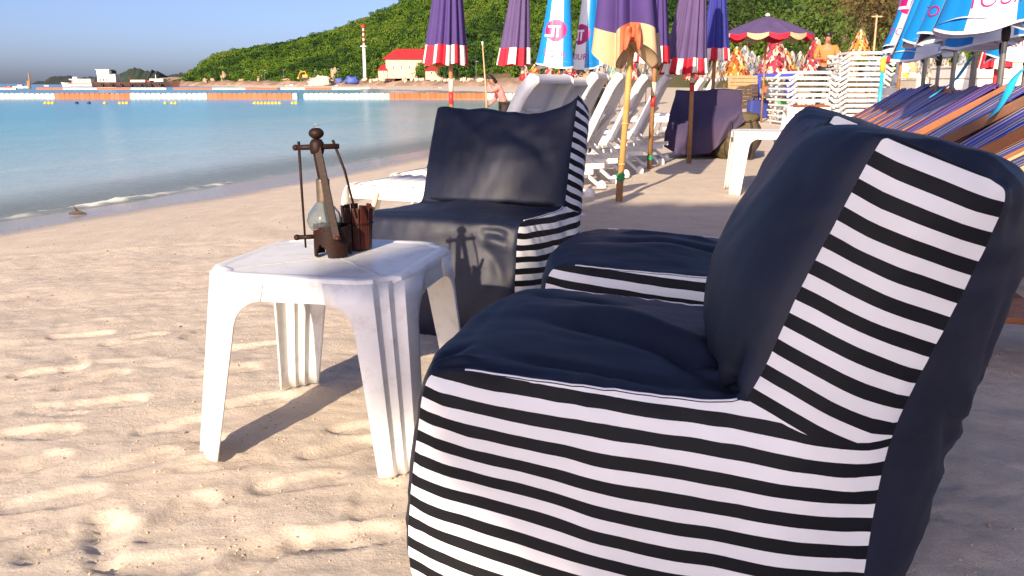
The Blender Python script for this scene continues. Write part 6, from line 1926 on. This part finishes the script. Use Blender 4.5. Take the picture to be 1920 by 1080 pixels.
# man in orange
p = AT(1546, 150, 22.9); gz = ground_z(p.x, p.y) + .22
J = dict(pelvis=(0, 0, .98), spine=(0, .01, 1.16), chest=(0, .01, 1.40), neck=(0, .02, 1.56), head=(0, .05, 1.63), up=(0, .01, .11), face=(0, 1, -.35),
         sh_l=(-.20, 0, 1.47), el_l=(-.27, .06, 1.20), wr_l=(-.10, .27, 1.18), sh_r=(.20, 0, 1.47), el_r=(.27, .06, 1.20), wr_r=(.08, .27, 1.20),
         hip_l=(-.10, 0, .93), kn_l=(-.11, .03, .50), an_l=(-.12, 0, .07), hip_r=(.10, 0, .93), kn_r=(.11, .03, .50), an_r=(.12, 0, .07))
person('person in an orange shirt and dark trousers looking down between the lounger stacks', (p.x, p.y, gz + .05), R(172), J, M['orange_shirt'], M['dark_trousers'], scale=1.06)
r = thing('paper_card', 'white card held by the orange shirted person', 'card', (p.x - .005, p.y - .34, gz + 1.30), R(-8))
MB().box((0, 0, 0), (.15, .006, .19)).build('card_sheet', M['tower_white'], r)
# person in a salmon top stooping beyond the loungers
p = AT(1121, 150, 24); gz = ground_z(p.x, p.y)
J = dict(pelvis=(0, 0, .88), spine=(0, .07, 1.02), chest=(0, .24, 1.20), neck=(0, .36, 1.28), head=(0, .45, 1.29), up=(0, .085, .07), face=(0, .6, -.8),
         sh_l=(-.18, .28, 1.24), el_l=(-.22, .38, .98), wr_l=(-.10, .52, .82), sh_r=(.18, .28, 1.24), el_r=(.22, .36, .98), wr_r=(.10, .50, .82),
         hip_l=(-.10, 0, .84), kn_l=(-.11, .08, .46), an_l=(-.11, 0, .07), hip_r=(.10, 0, .84), kn_r=(.11, .08, .46), an_r=(.11, 0, .07))
person('person in a salmon top stooping behind the white loungers', (p.x, p.y, gz + .1), R(60), J, M['salmon'] if 'salmon' in M else M['pink_shirt'], M['dark_trousers'])
# ------------------------------------------------------------------ small debris on the sand
def debris(name, n_, label, mt, seed, szr, reg):
    rs = random.Random(seed); mb = MB()
    cl_ = []
    for k in range(n_):
        if k % 14 == 0 or name == 'beach_litter' and k % 5 == 0:
            y = reg[2] + (reg[3] - reg[2]) * rs.random() ** 1.4; x = -.62 * y + rs.random() * (reg[1] * y + .62 * y); cl_ = (x, y, rs.uniform(.02, .22) * (1 + .2 * y))
        x, y = cl_[0] + rs.gauss(0, cl_[2]), cl_[1] + rs.gauss(0, cl_[2])
        if y < 1.2: continue
        d_ = float(shore_dist(np.array([x]), np.array([y]))[0])
        if d_ < 1.2: continue
        z = ground_z(x, y); s_ = rs.uniform(*szr)
        a = rs.random() * 6.28
        q = [Vector((rs.uniform(.6, 1.2) * s_ * math.cos(a + t), rs.uniform(.6, 1.2) * s_ * math.sin(a + t), 0)) for t in (0, 1.6, 3.1, 4.7)]
        c = Vector((x, y, z))
        mb.add([c + w_ for w_ in q] + [c + Vector((0, 0, s_ * rs.uniform(.5, .9)))], [(0, 1, 4), (1, 2, 4), (2, 3, 4), (3, 0, 4)])
    o = mb.build(name, mt, None); tag(o, label, name.replace('_', ' '), kind='stuff')
M['clod'] = mat('clod', (.50, .38, .26), .95, .25, 30)
M['litter'] = mat('litter', (.10, .06, .035), .9, .4, 20)
debris('sand_crumbs', 3600, 'scattered crumbs of sand on the beach', M['clod'], 4, (.0015, .006), (0, .6, 1.3, 5.5))
debris('beach_litter', 220, 'scattered dark bits of leaf and bark on the sand', M['litter'], 9, (.003, .009), (0, .1, 2.5, 11))
# a scrap of driftwood and a pale shell on the wet sand
p = G(146, 414, -.42)
r = thing('driftwood', 'small dark scrap of driftwood lying on the wet sand', 'driftwood', (p.x, p.y, ground_z(p.x, p.y)), 0)
MB().tube([(-.08, 0, .02), (0, .02, .03), (.09, 0, .02)], [.012, .022, .008], 7).build('stick', M['litter'], r, smooth=True)
MB().tube([(0, .02, .03), (-.03, .0, .10)], [.012, .005], 6).build('twig', M['litter'], r, smooth=True)
